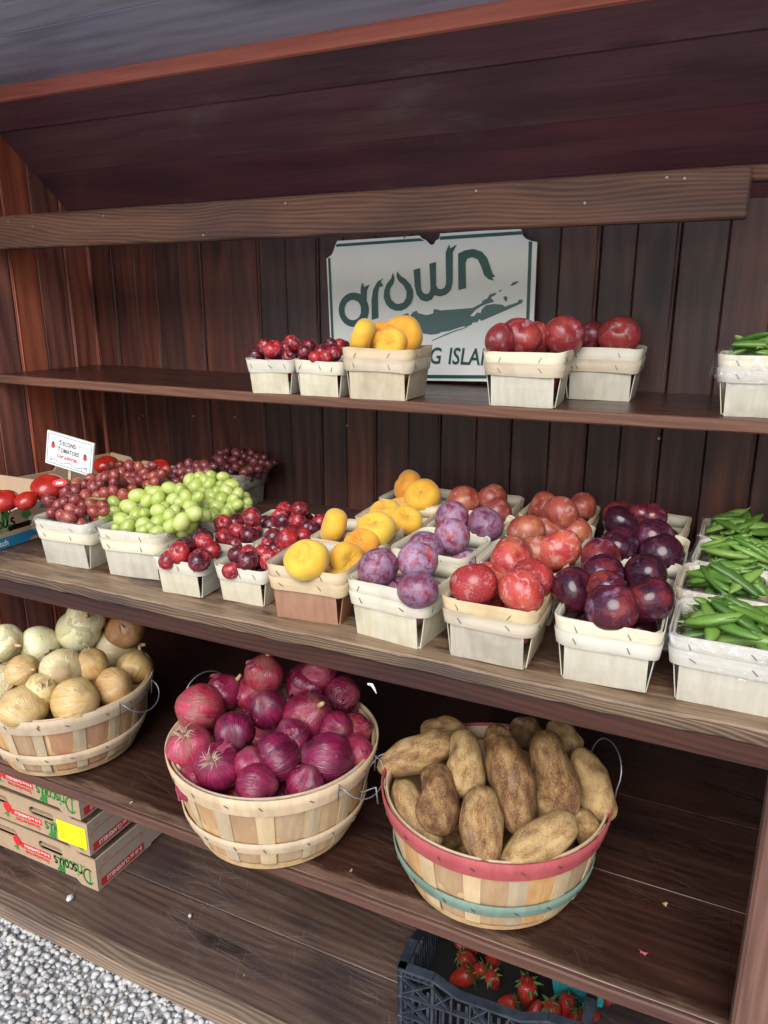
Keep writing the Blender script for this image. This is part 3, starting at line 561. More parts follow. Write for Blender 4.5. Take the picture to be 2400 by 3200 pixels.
# ------------------------------------------------------------------ middle shelf: baskets and fruit
def rowY(k): return [1.069, 1.250, 1.420, 1.590][k]
ROWN = ['front', 'second', 'third', 'back']
BK = {}
def mb(key, what, x, yf, yaw=0, typ='Q', look='pale', row=0):
    BK[key] = basket(f'wooden veneer basket of {what}, {ROWN[row]} row of the middle shelf', x, yf, Z_MID, yaw, typ, look, 'veneer baskets on the middle shelf', seed=len(BK) * 3 + ord(key[0])); return BK[key]
# yellow donut peaches
mb('E1', 'donut peaches with brown sides', -0.670, 1.083, 6.5, 'Q', 'brown'); mb('E2', 'donut peaches', -0.678, 1.247, 4, 'Q', 'tan', 1); mb('E3', 'donut peaches', -0.665, 1.415, 3, 'Q', 'tan', 2); mb('E4', 'donut peaches', -0.690, 1.583, 0, 'Q', 'tan', 3)
pd = 'yellow orange donut peach'
fill(BK['E1'], 'peach', pd, 'in the brown sided front basket', [(292, 645, 262, 215, 38, 5), (262, 600, 210, 120, 60, -40), (518, 640, 176, 190, 75, 60), (452, 752, 150, 90, 15, 0)], C6, 0.004, 0.03, hidden=3, hr=0.034)
fill(BK['E2'], 'peach', pd, 'in the second peach basket', [(447, 450, 214, 200, 72, -58), (690, 465, 238, 170, 25, 15), (608, 528, 205, 105, 30, 20)], C6, 0.0, 0.035, hidden=3, hr=0.034)
fill(BK['E3'], 'peach', pd, 'in the third peach basket', [(745, 368, 200, 130, 18, 0), (866, 398, 190, 100, 35, 40)], C6, 0.0, 0.035, hidden=4, hr=0.034)
fill(BK['E4'], 'peach', pd, 'in the back peach basket', [(872, 208, 190, 160, 60, -50), (957, 268, 218, 135, 42, 10), (848, 305, 175, 50, 10, 0)], C6, 0.0, 0.035, hidden=3, hr=0.034)
# purple bloomy plums
mb('F1', 'purple plums', -0.503, 1.068, -5, 'Q', 'pale'); mb('F2', 'purple plums', -0.506, 1.255, -2, 'Q', 'pale', 1); mb('F3', 'purple plums', -0.497, 1.420, 1, 'Q', 'pale', 2); mb('F4', 'purple plums', -0.525, 1.590, 0, 'Q', 'tan', 3)
bd = 'purple plum with pale bloom'
fill(BK['F1'], 'bloom', bd, 'in the front purple plum basket', [(703, 688, 236), (930, 650, 238), (932, 772, 240, 140), (815, 778, 140, 90)], C6, 0.0, 0.035, hr=0.032)
fill(BK['F2'], 'bloom', bd, 'in the second purple plum basket', [(978, 556, 215, 165), (1130, 505, 214), (1115, 635, 140, 60), (1195, 620, 120, 50)], C6, 0.0, 0.035, hr=0.032)
fill(BK['F3'], 'bloom', bd, 'in the third purple plum basket', [(1128, 365, 195, 115), (1322, 420, 216, 165)], C6, 0.0, 0.035, hr=0.032)
fill(BK['F4'], 'rust', 'brownish red plum', 'in the back purple plum basket', [(1198, 296, 196, 160), (1362, 256, 168, 95), (1383, 332, 190, 105)], C6, 0.0, 0.035, hr=0.032)
# red plums
mb('G1', 'red speckled plums', -0.326, 1.066, 0.4, 'Q', 'tan'); mb('G2', 'red speckled plums', -0.330, 1.250, 0, 'Q', 'pale', 1); mb('G3', 'russet red plums', -0.327, 1.420, 0, 'Q', 'tan', 2); mb('G4', 'russet red plums', -0.347, 1.590, 0, 'Q', 'tan', 3)
fill(BK['G1'], 'red', 'bright red plum with pale speckles', 'in the front red plum basket', [(1253, 788, 274), (1528, 825, 280), (1352, 715, 190, 120), (1590, 695, 245, 120)], C6, 0.0, 0.035, hr=0.034)
fill(BK['G2'], ['red', 'rust', 'rust'], 'red plum with pale speckles', 'in the second red plum basket', [(1467, 620, 248, 165), (1478, 530, 200, 70), (1742, 585, 262), (1615, 560, 120)], C6, 0.0, 0.035, hr=0.034)
fill(BK['G3'], 'rust', 'russet red plum', 'in the third red plum basket', [(92, 520, 240, 190), (318, 430, 246), (415, 530, 165, 165), (230, 520, 150)], C7, 0.0, 0.04, hr=0.034)
fill(BK['G4'], 'rust', 'russet red plum', 'in the back red plum basket', [(212, 345, 190, 120), (458, 380, 190), (180, 400, 130)], C7, 0.0, 0.035, hr=0.034)
# dark plums
mb('H1', 'dark plums', -0.143, 1.069, 1.8, 'Q', 'pale'); mb('H2', 'dark plums', -0.143, 1.240, 0, 'Q', 'tan', 1); mb('H3', 'dark plums', -0.143, 1.412, 0, 'Q', 'pale', 2); mb('H4', 'dark plums', -0.160, 1.585, -4, 'Q', 'tan', 3)
dd = 'large dark glossy plum'
fill(BK['H1'], 'dark', dd, 'in the front dark plum basket', [(400, 920, 300), (648, 1035, 332), (885, 985, 325), (612, 850, 262, 140)], C7, 0.0, 0.035, hr=0.034)
fill(BK['H2'], 'dark', dd, 'in the second dark plum basket', [(585, 762, 290, 150), (866, 775, 280, 195), (575, 672, 262, 175)], C7, 0.0, 0.035, hr=0.034)
fill(BK['H3'], 'dark', dd, 'in the third dark plum basket', [(692, 588, 268, 145), (966, 622, 275, 130), (918, 515, 262, 125)], C7, 0.0, 0.035, hr=0.034)
fill(BK['H4'], 'dark', dd, 'in the back dark plum basket', [(705, 452, 226, 160), (690, 380, 190, 90), (840, 435, 170), (912, 415, 180, 120)], C7, 0.0, 0.035, hr=0.034)
# pints of cherry plums
mb('C1', 'small red plums', -0.962, 1.085, 3.3, 'P', 'pale'); mb('C2', 'small red plums', -0.949, 1.232, 3, 'P', 'pale', 1); mb('D1', 'small dark red plums', -0.827, 1.102, 1.5, 'P', 'pale'); mb('D2', 'small dark red plums', -0.830, 1.232, 2, 'P', 'pale', 1); mb('D3', 'small dark red plums', -0.934, 1.366, 3, 'P', 'pale', 2); mb('D4', 'small red plums', -0.815, 1.352, 0, 'P', 'pale', 2)
cd = 'small glossy red plum'
kw = dict(base=0.002, bulge=0.022, hr=0.021)
fill(BK['C1'], 'cherry', cd, 'in the front pint, red plums', [(263, 543, 158), (410, 570, 165, 108), (308, 468, 135, 95), (438, 462, 132), (502, 522, 132), (176, 560, 132, 60), (437, 408, 140, 95), (350, 530, 90), (540, 560, 80)], C8, **kw)
fill(BK['C2'], 'cherry', cd, 'in the second pint behind it', [(586, 328, 130), (680, 310, 118), (600, 428, 132), (670, 458, 134, 82), (690, 378, 115), (775, 404, 122), (797, 274, 136), (815, 355, 95), (540, 425, 95)], C8, **kw)
fill(BK['D1'], 'cherry', cd, 'in the front pint beside the peaches', [(690, 553, 128), (780, 600, 160), (928, 600, 148), (772, 525, 128, 75), (886, 520, 124, 85), (648, 635, 130, 55), (1008, 550, 110), (720, 650, 90), (850, 650, 80)], C8, **kw)
fill(BK['D2'], 'cherry', cd, 'in the pint behind the peach side', [(1060, 440, 162), (965, 415, 108), (975, 502, 105), (920, 475, 98), (1185, 402, 128, 90), (1100, 385, 100)], C8, **kw)
fill(BK['D3'], 'cherry', cd, 'in the back left pint', [(935, 338, 134), (1030, 292, 116, 80), (1035, 352, 140, 70), (1040, 222, 114), (1005, 268, 110), (890, 310, 90)], C8, **kw)
fill(BK['D4'], 'cherry', cd, 'in the back right pint', [(1157, 216, 116), (1137, 310, 134), (1232, 348, 134, 90), (1305, 308, 100), (1200, 290, 90), (1090, 270, 80)], C8, **kw)

# ------------------------------------------------------------------ grapes
def grape_mat(name, cols, sss, rough=0.22, bloomc=(0.5, 0.5, 0.5), bl=0.15):
    t = NT(name); c = t.coords('Object', True); n = t.noise(c, 1.4, 3); k = t.math('ADD', t.math('MULTIPLY', n, 0.6), t.math('MULTIPLY', t.rnd(), 0.4))
    col = t.ramp(k, [(0.25, cols[0]), (0.5, cols[1]), (0.75, cols[2])]); b = t.noise(c, 2.5, 4, 0.6); m = t.math('MULTIPLY', t.step(b, 0.5, 0.7), bl)
    col = t.mix(m, col, bloomc); t.set(color=col, rough=t.math('ADD', t.math('MULTIPLY', m, 0.8), rough), sss=sss, ssss=0.35, sssr=(0.6, 0.7, 0.2), spec=0.5); return t.m
G_GREEN = grape_mat('green grape skin', [(0.34, 0.46, 0.075), (0.46, 0.58, 0.11), (0.58, 0.66, 0.18)], 0.35, 0.18, (0.70, 0.74, 0.40), 0.2)
G_RED = grape_mat('red grape skin', [(0.15, 0.020, 0.024), (0.29, 0.045, 0.036), (0.41, 0.10, 0.06)], 0.2, 0.22, (0.48, 0.32, 0.32), 0.30)
G_DARK = grape_mat('dark red grape skin', [(0.07, 0.012, 0.018), (0.15, 0.025, 0.028), (0.22, 0.045, 0.04)], 0.15, 0.26, (0.38, 0.28, 0.30), 0.35)
STEM = plain('grape stem', (0.22, 0.20, 0.07), 0.6); STEMB = plain('dry brown stem', (0.16, 0.10, 0.045), 0.7)
def grape_rows():
    return sphere_pts(14, 10, lambda th, ph: (math.sin(th) * math.cos(ph), math.sin(th) * math.sin(ph), math.cos(th) * (1.0 + 0.03 * math.cos(th))))
GM = {k: closed(grape_rows(), 'grape', m) for k, m in (('g', G_GREEN), ('r', G_RED), ('d', G_DARK))}
def bunch(label, kind, pts, cr, y0p, y1p, y0, y1, elong=1.2, fillers=0, group='grape bunches', stems=6, seed=1):
    """pts: (x, y, width[, height]) crop pixels; picture rows y0p..y1p of the mound stand at depths y0..y1"""
    r = random.Random(seed); P = []
    for q in pts:
        yy = y0 + (y1 - y0) * (q[1] - y0p) / (y1p - y0p) + r.uniform(-.006, .006); p = on_y(cr(q[0], q[1]), yy); s = cr(1, 0)[0] - cr(0, 0)[0]
        w, h = q[2], (q[3] if len(q) > 3 else q[2]); P.append((p, (w + h) / 2 * s * depth(p) / FPX / 2 * 1.10, w / h))
    c = np.mean([p for p, _, _ in P], axis=0); zmin = min(p[2] for p, _, _ in P)
    o = thing('grape_bunch', label, 'grapes', group, (c[0], c[1], zmin - 0.03)); o0 = np.array(o.location)
    for p, rad, asp in P:
        if asp > 1.12: rot = (R(90) + r.uniform(-.3, .3), 0, R(90) + YAW + r.uniform(-.4, .4)); sc = (rad * 0.9, rad * 0.9, rad * 1.2)
        else: rot = (r.uniform(-1.2, 1.2), r.uniform(-1.2, 1.2), r.uniform(0, 6)); sc = (rad * 0.97, rad * 0.97, rad * elong)
        link('grape', GM[kind], o, p - o0, rot, sc)
    for _ in range(fillers):
        p, rad, a = r.choice(P); q = p + np.array((r.uniform(-.018, .018), 0.018 + r.uniform(0, .02), -0.012 - r.uniform(0, .014)))
        link('grape', GM[kind], o, q - o0, (r.uniform(-1, 1), r.uniform(-1, 1), 0), (rad * 0.95,) * 3)
    m = MB(); P2 = sorted(P, key=lambda t: t[0][1])
    spine = [np.array(p) + (0, 0.012, -0.008) for p, _, _ in P2[::max(1, len(P2) // 7)]]; m.tube([tuple(q - o0) for q in spine], 0.0018, 5)
    for k in range(stems * 3):
        p, rad, _ = r.choice(P); q = min(spine, key=lambda z: np.linalg.norm(z - p)); mid = (p + q) / 2 + (r.uniform(-.005, .005), 0, 0.006); m.tube([tuple(q - o0), tuple(mid - o0), tuple(p + np.array((0, 0, rad * 0.7)) - o0)], 0.0009, 4)
    m.build('stem', STEM if kind == 'g' else STEMB, o, True); return o
mb('A1', 'red grapes', -1.302, 1.112, 2.8, 'Q', 'pale'); mb('A2', 'red grapes', -1.300, 1.30, 3, 'Q', 'tan', 1); mb('A3', 'dark red grapes', -1.293, 1.640, 2, 'Q', 'grey', 3); mb('A4', 'red grapes', -1.30, 1.47, 2, 'Q', 'tan', 2)
mb('B1', 'green grapes', -1.117, 1.119, 7, 'Q', 'pale'); mb('B2', 'green grapes', -1.105, 1.300, 3, 'Q', 'pale', 1)
gf = [(615, 583, 82), (663, 503, 75), (742, 523, 105, 76), (664, 560, 70), (705, 602, 85), (737, 642, 86), (788, 568, 78), (838, 562, 62), (828, 632, 90), (795, 460, 102, 76), (850, 492, 76), (897, 440, 92, 72), (913, 483, 82), (913, 547, 85), (980, 418, 97, 66), (1000, 487, 82), (980, 570, 76), (913, 612, 88), (985, 632, 82), (1047, 610, 92), (1115, 563, 92), (1043, 500, 70), (1037, 430, 70), (903, 668, 88, 60), (823, 666, 76), (670, 653, 58), (1075, 470, 76), (1100, 522, 74), (1143, 470, 68), (760, 605, 62), (870, 645, 62), (950, 525, 62), (868, 430, 62), (640, 540, 60), (1010, 545, 60)]
gb = [(1095, 372, 76), (1155, 352, 66), (1128, 405, 82), (1180, 372, 60), (1220, 347, 63), (1208, 393, 72), (1287, 352, 72, 56), (1270, 397, 52), (1330, 400, 92, 66), (1222, 462, 80), (1310, 433, 72), (1372, 447, 62), (1280, 478, 72), (1343, 485, 68), (1180, 520, 80), (1257, 525, 80), (1325, 540, 72), (1300, 562, 62), (1168, 565, 64), (1230, 568, 74), (1365, 512, 58), (1250, 430, 55), (1165, 440, 55), (1210, 500, 50), (1090, 430, 60)]
rf = [(288, 490, 76), (310, 560, 73), (395, 585, 76), (368, 505, 72), (380, 447, 74), (340, 440, 62), (440, 487, 72), (435, 428, 67), (493, 457, 66), (540, 410, 74), (530, 508, 66), (590, 515, 66), (608, 450, 74), (575, 400, 62), (440, 388, 58), (490, 393, 52), (530, 362, 62), (587, 360, 62), (463, 552, 66), (413, 540, 66), (543, 553, 62), (600, 550, 54), (655, 435, 62), (712, 457, 66), (660, 345, 62), (610, 352, 62), (385, 402, 62), (335, 520, 62), (655, 385, 54), (350, 572, 56), (480, 520, 58), (560, 460, 58), (405, 470, 56)]
rb = [(645, 290, 52), (690, 283, 52), (745, 292, 63), (700, 325, 52), (715, 397, 62), (755, 387, 62), (775, 345, 54), (800, 295, 52), (828, 328, 56), (848, 397, 54), (805, 378, 54), (842, 352, 50), (880, 350, 57), (928, 338, 57), (890, 385, 54), (880, 285, 48), (735, 350, 54), (960, 312, 50), (670, 410, 56), (765, 420, 50)]
rc = [(1088, 280, 56), (1045, 325, 54), (1010, 322, 52), (1135, 285, 52), (1178, 283, 60), (1230, 294, 62), (1100, 322, 56), (1150, 322, 52), (1060, 360, 52), (1005, 355, 48), (1020, 380, 50), (1195, 320, 52), (1035, 295, 46), (980, 340, 46)]
rd = [(1275, 210, 46), (1310, 206, 46), (1365, 215, 60), (1345, 255, 52), (1270, 260, 56), (1310, 290, 52), (1360, 298, 50), (1390, 275, 46), (1410, 232, 46), (1440, 248, 46), (1465, 268, 52), (1515, 272, 50), (1445, 310, 52), (1520, 240, 44), (1405, 325, 50), (1450, 215, 46), (1490, 305, 46), (1548, 280, 42), (1245, 240, 42), (1330, 320, 44), (1400, 205, 42), (1300, 240, 44), (1480, 235, 40)]
bunch('bunch of green grapes heaped in the front grape basket', 'g', gf, C5, 690, 420, 1.125, 1.255, fillers=26, seed=1)
bunch('bunch of green grapes in the basket behind the front green grapes', 'g', gb, C5, 575, 345, 1.300, 1.415, fillers=20, seed=2)
bunch('bunch of red grapes spilling over the lined basket beside the tomato box', 'r', rf, C5, 590, 345, 1.125, 1.290, fillers=20, seed=3)
bunch('bunch of red grapes behind the price sign', 'r', rb, C5, 420, 283, 1.320, 1.450, fillers=16, seed=4)
bunch('bunch of red grapes between the green grapes and the dark grapes', 'd', rc, C5, 380, 280, 1.430, 1.560, fillers=12, seed=5)
bunch('bunch of dark red grapes in the basket against the back wall', 'd', rd, C5, 330, 205, 1.660, 1.745, fillers=16, seed=6)
MB().tube([on_y(C5(x, y), 1.17) for x, y in ((500, 482), (530, 472), (570, 478), (607, 478))], [0.0022, 0.0026, 0.0030, 0.0038], 7).build('stem', STEM, None, True)
tag(bpy.data.objects['stem.006'] if 'stem.006' in bpy.data.objects else bpy.data.objects['stem'], 'thick green grape stalk lying across the front red grapes', 'stem')
# crinkled clear bags lining some baskets
def film_mat():
    t = NT('clear crinkled plastic'); c = t.coords('Object', True); n = t.noise(c, 60, 4, 0.65, 1.0)
    bs = t.n('Bump', {'Height': n, 'Strength': 0.9, 'Distance': 0.006}).outputs[0]
    gl = t.n('BsdfGlossy', {'Color': (0.95, 0.96, 1, 1), 'Roughness': 0.14, 'Normal': bs}).outputs[0]; df = t.n('BsdfDiffuse', {'Color': (0.82, 0.83, 0.86, 1), 'Normal': bs}).outputs[0]
    tr = t.n('BsdfTransparent', {'Color': (0.97, 0.97, 0.98, 1)}).outputs[0]
    a = t.n('MixShader', {0: 0.62, 1: df, 2: gl}).outputs[0]; f = t.math('ADD', t.math('MULTIPLY', t.step(n, 0.48, 0.74), 0.26), 0.05)
    m = t.n('MixShader', {0: f, 1: tr, 2: a}).outputs[0]; t.t.links.new(m, t.out.inputs[0]); return t.m
FILM = film_mat()
def liner(B, label, seed, out_drop=0.03, in_drop=0.03):
    r = random.Random(seed); b, t_, h = TYPES['Q']; rows = []; N = 72; ph = [r.uniform(0, 6.28) for _ in range(6)]
    for j, (zz, off) in enumerate([(h - in_drop - 0.012, -0.012), (h - in_drop * 0.5, -0.006), (h - 0.002, -0.0035), (h + 0.0065, 0.002), (h + 0.002, 0.0075), (h - out_drop * 0.5, 0.0085), (h - out_drop, 0.0095)]):
        pts = rsq(t_ / 2 + off, 0.026); M = len(pts); row = []
        for i in range(N):
            u = i / N * M; k = int(u) % M; f = u - int(u); x = pts[k][0] * (1 - f) + pts[(k + 1) % M][0] * f; y = pts[k][1] * (1 - f) + pts[(k + 1) % M][1] * f; a = 2 * math.pi * i / N
            w = 0.0022 * math.sin(9 * a + ph[0]) + 0.0018 * math.sin(17 * a + ph[1] + j) + r.uniform(-.0009, .0009); e = 1 + (w if j != 3 else w * 0.6) / 0.08
            zz2 = zz + (0.010 * math.sin(2 * a + ph[2]) + 0.005 * math.sin(5 * a + ph[3]) if j in (0, 6) else 0.0012 * math.sin(11 * a + ph[4]))
            row.append((x * max(e, 1.0 if j > 3 else 0.93), y * max(e, 1.0 if j > 3 else 0.93), zz2))
        rows.append(row)
    return tag(MB().grid(rows, True).build('plastic_liner', FILM, None, True, loc=B['o'].location, rot=(0, 0, B['a'])), label, 'plastic bag', 'clear bags lining baskets')
liner(BK['A1'], 'clear plastic bag lining the front red grape basket', 1, 0.014); liner(BK['B1'], 'clear plastic bag lining the front green grape basket', 2, 0.010); liner(BK['B2'], 'clear plastic bag lining the second green grape basket', 5, 0.05)

# ------------------------------------------------------------------ snap peas
def pod_mat():
    t = NT('snap pea pod'); c = t.coords('Object', True, (1, 1, 1)); n = t.noise(c, 30, 3); k = t.math('ADD', t.math('MULTIPLY', n, 0.4), t.math('MULTIPLY', t.rnd(), 0.6))
    col = t.ramp(k, [(0.2, (0.055, 0.125, 0.020)), (0.5, (0.105, 0.215, 0.032)), (0.8, (0.19, 0.31, 0.06))])
    t.set(color=col, rough=0.36, spec=0.45, sss=0.1, ssss=0.01, sssr=(0.3, 1, 0.1)); t.bump(n, 0.1, 0.002); return t.m
POD = pod_mat(); PODSTEM = plain('pod calyx', (0.24, 0.34, 0.10), 0.6)
def pod_mesh(seed):
    r = random.Random(seed); L = r.uniform(0.080, 0.096); cv = r.uniform(0.002, 0.011); W = r.uniform(0.0105, 0.0128); np_ = r.randint(5, 7); rows = []; n = 16
    for i in range(n + 1):
        u = i / n; x = (u - 0.5) * L; e = (math.sin(math.pi * min(max(u, 0.0), 1.0)) ** 0.45) if 0 < u < 1 else 0.02; e = max(e, 0.03)
        pea = 0.10 * math.sin(2 * math.pi * np_ * u) * e; yy = cv * (1 - (2 * u - 1) ** 2); ring = []
        for j in range(10):
            a = 2 * math.pi * j / 10; ring.append((x, yy + W * e * math.cos(a) * (1 + 0.12 * (abs(math.cos(a)) > 0.95)), 0.0078 * e * (1 + pea) * math.sin(a)))
        rows.append(ring)
    m = MB().grid(rows, True); m.f += [tuple(range(9, -1, -1)), tuple(n * 10 + k for k in range(10))]
    return recalc(m.mesh('snap_pea', POD, True))
PODS = [pod_mesh(k) for k in range(6)]; CALYX = MB().tube([(0, 0, 0), (0.004, 0.0, 0), (0.010, 0.001, 0)], [0.003, 0.0012, 0.0007], 5).mesh('stalk', PODSTEM)
def peas(B, where, n=30, seed=1, bulge=0.022):
    """pods dropped one after another on a height map, so each rests on those below"""
    r = random.Random(seed); half = B['half'] - 0.010; G = 40; cell = 2 * half / G; hm = np.full((G, G), B['rim'] - 0.026)
    for k in range(n):
        a = R(r.gauss(-8, 48)) + (math.pi if r.random() < .5 else 0); L = 0.086; lim = half - 0.026
        x, y = r.uniform(-lim, lim), r.uniform(-lim, lim) if k > n * 0.3 else r.uniform(-lim, lim * 0.9); ca, sa = math.cos(a), math.sin(a)
        def at_(u): return int(min(max((x + u * ca + half) / cell, 0), G - 1)), int(min(max((y + u * sa + half) / cell, 0), G - 1))
        us = np.linspace(-0.42, 0.42, 11) * L; hs = np.array([hm[at_(u)] for u in us])
        best = None
        for t_ in np.linspace(-0.45, 0.45, 13):
            zc = np.max(hs - us * t_); sc_ = zc + 0.01 * abs(t_)
            if best is None or sc_ < best[0]: best = (sc_, zc, t_)
        _, zc, t_ = best; z = zc + 0.0062; roll = r.gauss(0, 0.28)
        if z > B['rim'] + 0.020 or abs(x + 0.03 * ca) > half - 0.004 or abs(x - 0.03 * ca) > half - 0.004 or abs(y + 0.034 * sa) > half - 0.004 or abs(y - 0.034 * sa) > half - 0.004: continue
        for u in us:
            for v in (-0.009, -0.004, 0.004, 0.009):
                i, j = int(min(max((x + u * ca - v * sa + half) / cell, 0), G - 1)), int(min(max((y + u * sa + v * ca + half) / cell, 0), G - 1)); hm[i, j] = max(hm[i, j], z + u * t_ + 0.0055)
        o = link('snap_pea', PODS[r.randrange(6)], None, (B['cx'] + x, B['cy'] + y, z), Euler((roll, -math.atan(t_), a), 'XYZ'))
        link('stalk', CALYX, o, (0.040, 0.001, 0), (0, r.uniform(-.3, .3), 0)); tag(o, f'green snap pea pod heaped in the {where}', 'pea pod', f'snap peas in the {where}')
mb('I1', 'snap peas', 0.021, 1.074, 0, 'Q', 'pale'); mb('I2', 'snap peas', 0.012, 1.262, -2, 'Q', 'tan', 1); mb('I3', 'snap peas', 0.026, 1.425, -3, 'Q', 'pale', 2); mb('I4', 'snap peas', 0.030, 1.592, 0, 'Q', 'tan', 3)
for i, (k, w) in enumerate((('I1', 'front pea basket'), ('I2', 'second pea basket'), ('I3', 'third pea basket'), ('I4', 'back pea basket'))): peas(BK[k], w, 170, 50 + i); liner(BK[k], f'clear plastic bag lining the {w}', 20 + i, 0.03)

# ------------------------------------------------------------------ top shelf
def tb(key, what, x, yf, yaw, typ, look):
    BK[key] = basket(f'wooden veneer basket of {what} on the top shelf', x, yf, Z_TOP + sag(x), yaw, typ, look, 'veneer baskets on the top shelf', seed=len(BK) * 5 + 1); return BK[key]
tb('T1', 'small plums, leftmost', -0.952, 1.412, 4, 'P', 'pale'); tb('T2', 'small plums beside the peaches', -0.829, 1.414, 1, 'P', 'pale'); tb('T3', 'yellow peaches', -0.690, 1.414, 4.5, 'Q', 'tan'); tb('T4', 'large red plums, nearer one', -0.388, 1.432, 4.5, 'Q', 'paletan'); tb('T5', 'large red plums, rear one', -0.272, 1.595, 3, 'Q', 'paletan'); tb('T6', 'snap peas', 0.030, 1.455, 0, 'Q', 'pale')
fill(BK['T1'], 'cherry', cd, 'in the leftmost top shelf pint', [(163, 532, 58), (190, 545, 73), (232, 538, 55), (264, 520, 62), (272, 555, 54), (125, 566, 50), (218, 560, 50), (245, 572, 46)], CT, base=0.0, bulge=0.022, hr=0.021)
fill(BK['T2'], 'cherry', cd, 'in the other top shelf pint', [(314, 556, 64), (326, 530, 54), (372, 552, 56), (412, 524, 50), (422, 556, 64), (442, 528, 46), (460, 534, 44), (350, 575, 50), (392, 570, 50)], CT, base=0.0, bulge=0.022, hr=0.021)
fill(BK['T3'], 'peach', pd, 'in the top shelf peach basket', [(532, 482, 136, 104, 70, -70), (682, 478, 166, 118, 60, 10), (640, 503, 86, 76, 70, 0), (602, 458, 133, 30, 30, 0)], CT, 0.0, 0.02, hidden=4, hr=0.034)
fill(BK['T4'], 'maroon', 'large dull red plum', 'in the nearer top shelf plum basket', [(1062, 482, 128, 68), (1140, 472, 160, 104), (1200, 470, 100, 60), (1308, 468, 156, 108)], CT, 0.0, 0.02, hr=0.034)
fill(BK['T5'], 'maroon', 'large dull red plum', 'in the rear top shelf plum basket', [(1412, 470, 85, 70), (1518, 465, 156, 100)], CT, 0.0, 0.02, hr=0.034)
peas(BK['T6'], 'top shelf pea basket', 150, 91, 0.01); liner(BK['T6'], 'clear plastic bag wrapped round the top shelf pea basket', 33, 0.045)

# ------------------------------------------------------------------ cardboard trays
def card_mat(name, c, c2):
    t = NT(name); v = t.coords('Object', True); n = t.noise(v, 70, 3); n2 = t.noise(v, 6, 3); w = t.noise(t.coords('Object', True, (20, 20, 420)), 1, 1)
    col = t.ramp(t.math('ADD', t.math('MULTIPLY', n, 0.45), t.math('MULTIPLY', n2, 0.55)), [(0.32, c2), (0.68, c)]); col = t.mix(t.math('MULTIPLY', t.step(n2, 0.62, 0.78), 0.3), col, tuple(x * 0.6 for x in c2))
    t.set(color=col, rough=0.8, spec=0.2); t.bump(w, 0.08, 0.001); return t.m
CARD = card_mat('kraft cardboard', (0.47, 0.34, 0.22), (0.40, 0.28, 0.175)); CARD_S = card_mat('grey kraft cardboard', (0.46, 0.37, 0.29), (0.40, 0.31, 0.235))
P_RED = plain('red print', (0.62, 0.028, 0.03), 0.65); P_GRN = plain('green print', (0.035, 0.26, 0.045), 0.65); P_WHT = plain('white print', (0.80, 0.76, 0.70), 0.65); P_BLU = plain('blue print', (0.012, 0.19, 0.34), 0.6); P_YEL = plain('yellow label', (0.78, 0.80, 0.015), 0.5); P_BLK = plain('black print', (0.03, 0.03, 0.035), 0.6)
def rrect(x0, x1, y0, y1, r, n=4):
    L = []
    for cx, cy_, a0 in ((x1 - r, y0 + r, -90), (x1 - r, y1 - r, 0), (x0 + r, y1 - r, 90), (x0 + r, y0 + r, 180)):
        L += [(cx + r * math.cos(R(a0 + 90 * k / n)), cy_ + r * math.sin(R(a0 + 90 * k / n))) for k in range(n + 1)]
    return L
def ribbon(paths, w, name, mat, to3, parent):
    m = MB()
    for P in paths:
        n = len(P)
        for i in range(n - 1):
            (x0, y0), (x1, y1) = P[i], P[i + 1]; d = math.hypot(x1 - x0, y1 - y0) or 1; nx, ny = -(y1 - y0) / d * w / 2, (x1 - x0) / d * w / 2; ex, ey = (x1 - x0) / d * w * .3, (y1 - y0) / d * w * .3
            m.add([to3(x0 + nx - ex, y0 + ny - ey, 0), to3(x0 - nx - ex, y0 - ny - ey, 0), to3(x1 - nx + ex, y1 - ny + ey, 0), to3(x1 + nx + ex, y1 + ny + ey, 0)], [(0, 1, 2, 3)])
    return m.build(name, mat, parent)
def arc(cx, cy_, rx, ry, a0, a1, n=10): return [(cx + rx * math.cos(R(a0 + (a1 - a0) * k / n)), cy_ + ry * math.sin(R(a0 + (a1 - a0) * k / n))) for k in range(n + 1)]
_s = lambda x: arc(x + 0.10, 0.37, 0.10, 0.11, 20, 250, 8) + arc(x + 0.10, 0.13, 0.11, 0.12, 70, -150, 8)
_l = lambda x: [(x - 0.06, 0.03), (x + 0.06, 0.35), (x + 0.16, 0.8), (x + 0.12, 1.0), (x + 0.03, 0.95), (x + 0.0, 0.6), (x + 0.03, 0.12), (x + 0.12, 0.03), (x + 0.2, 0.10)]
SCRIPT = [[(0.10, 0.95), (0.06, 0.05)], [(-0.12, 0.82), (0.05, 1.0)] + arc(0.15, 0.5, 0.42, 0.5, 85, -100, 14) + [(-0.10, 0.06)], [(0.72, 0.5), (0.70, 0.02)], arc(0.83, 0.32, 0.12, 0.18, 170, 40, 6), [(1.02, 0.48), (1.0, 0.08), (1.08, 0.02)], [(1.03, 0.66), (1.045, 0.72)], _s(1.14), arc(1.58, 0.25, 0.15, 0.24, 45, 320, 10), arc(1.93, 0.25, 0.14, 0.24, 0, 360, 14), _l(2.18), _l(2.44), [(2.76, 1.0), (2.72, 0.82)], _s(2.74)]
def script_word(size, mat, to3, parent, w=0.12): return ribbon([[(x * size, y * size) for x, y in P] for P in SCRIPT], w * size, 'lettering', mat, to3, parent)
def put_text(body, size, mat, parent, origin, M3, align='LEFT', shear=0.0, bold=0.0, xs=1.0, name='lettering'):
    o = text(body, size, mat, parent, origin, M3.to_euler(), name, align, shear, bold, xs); return o
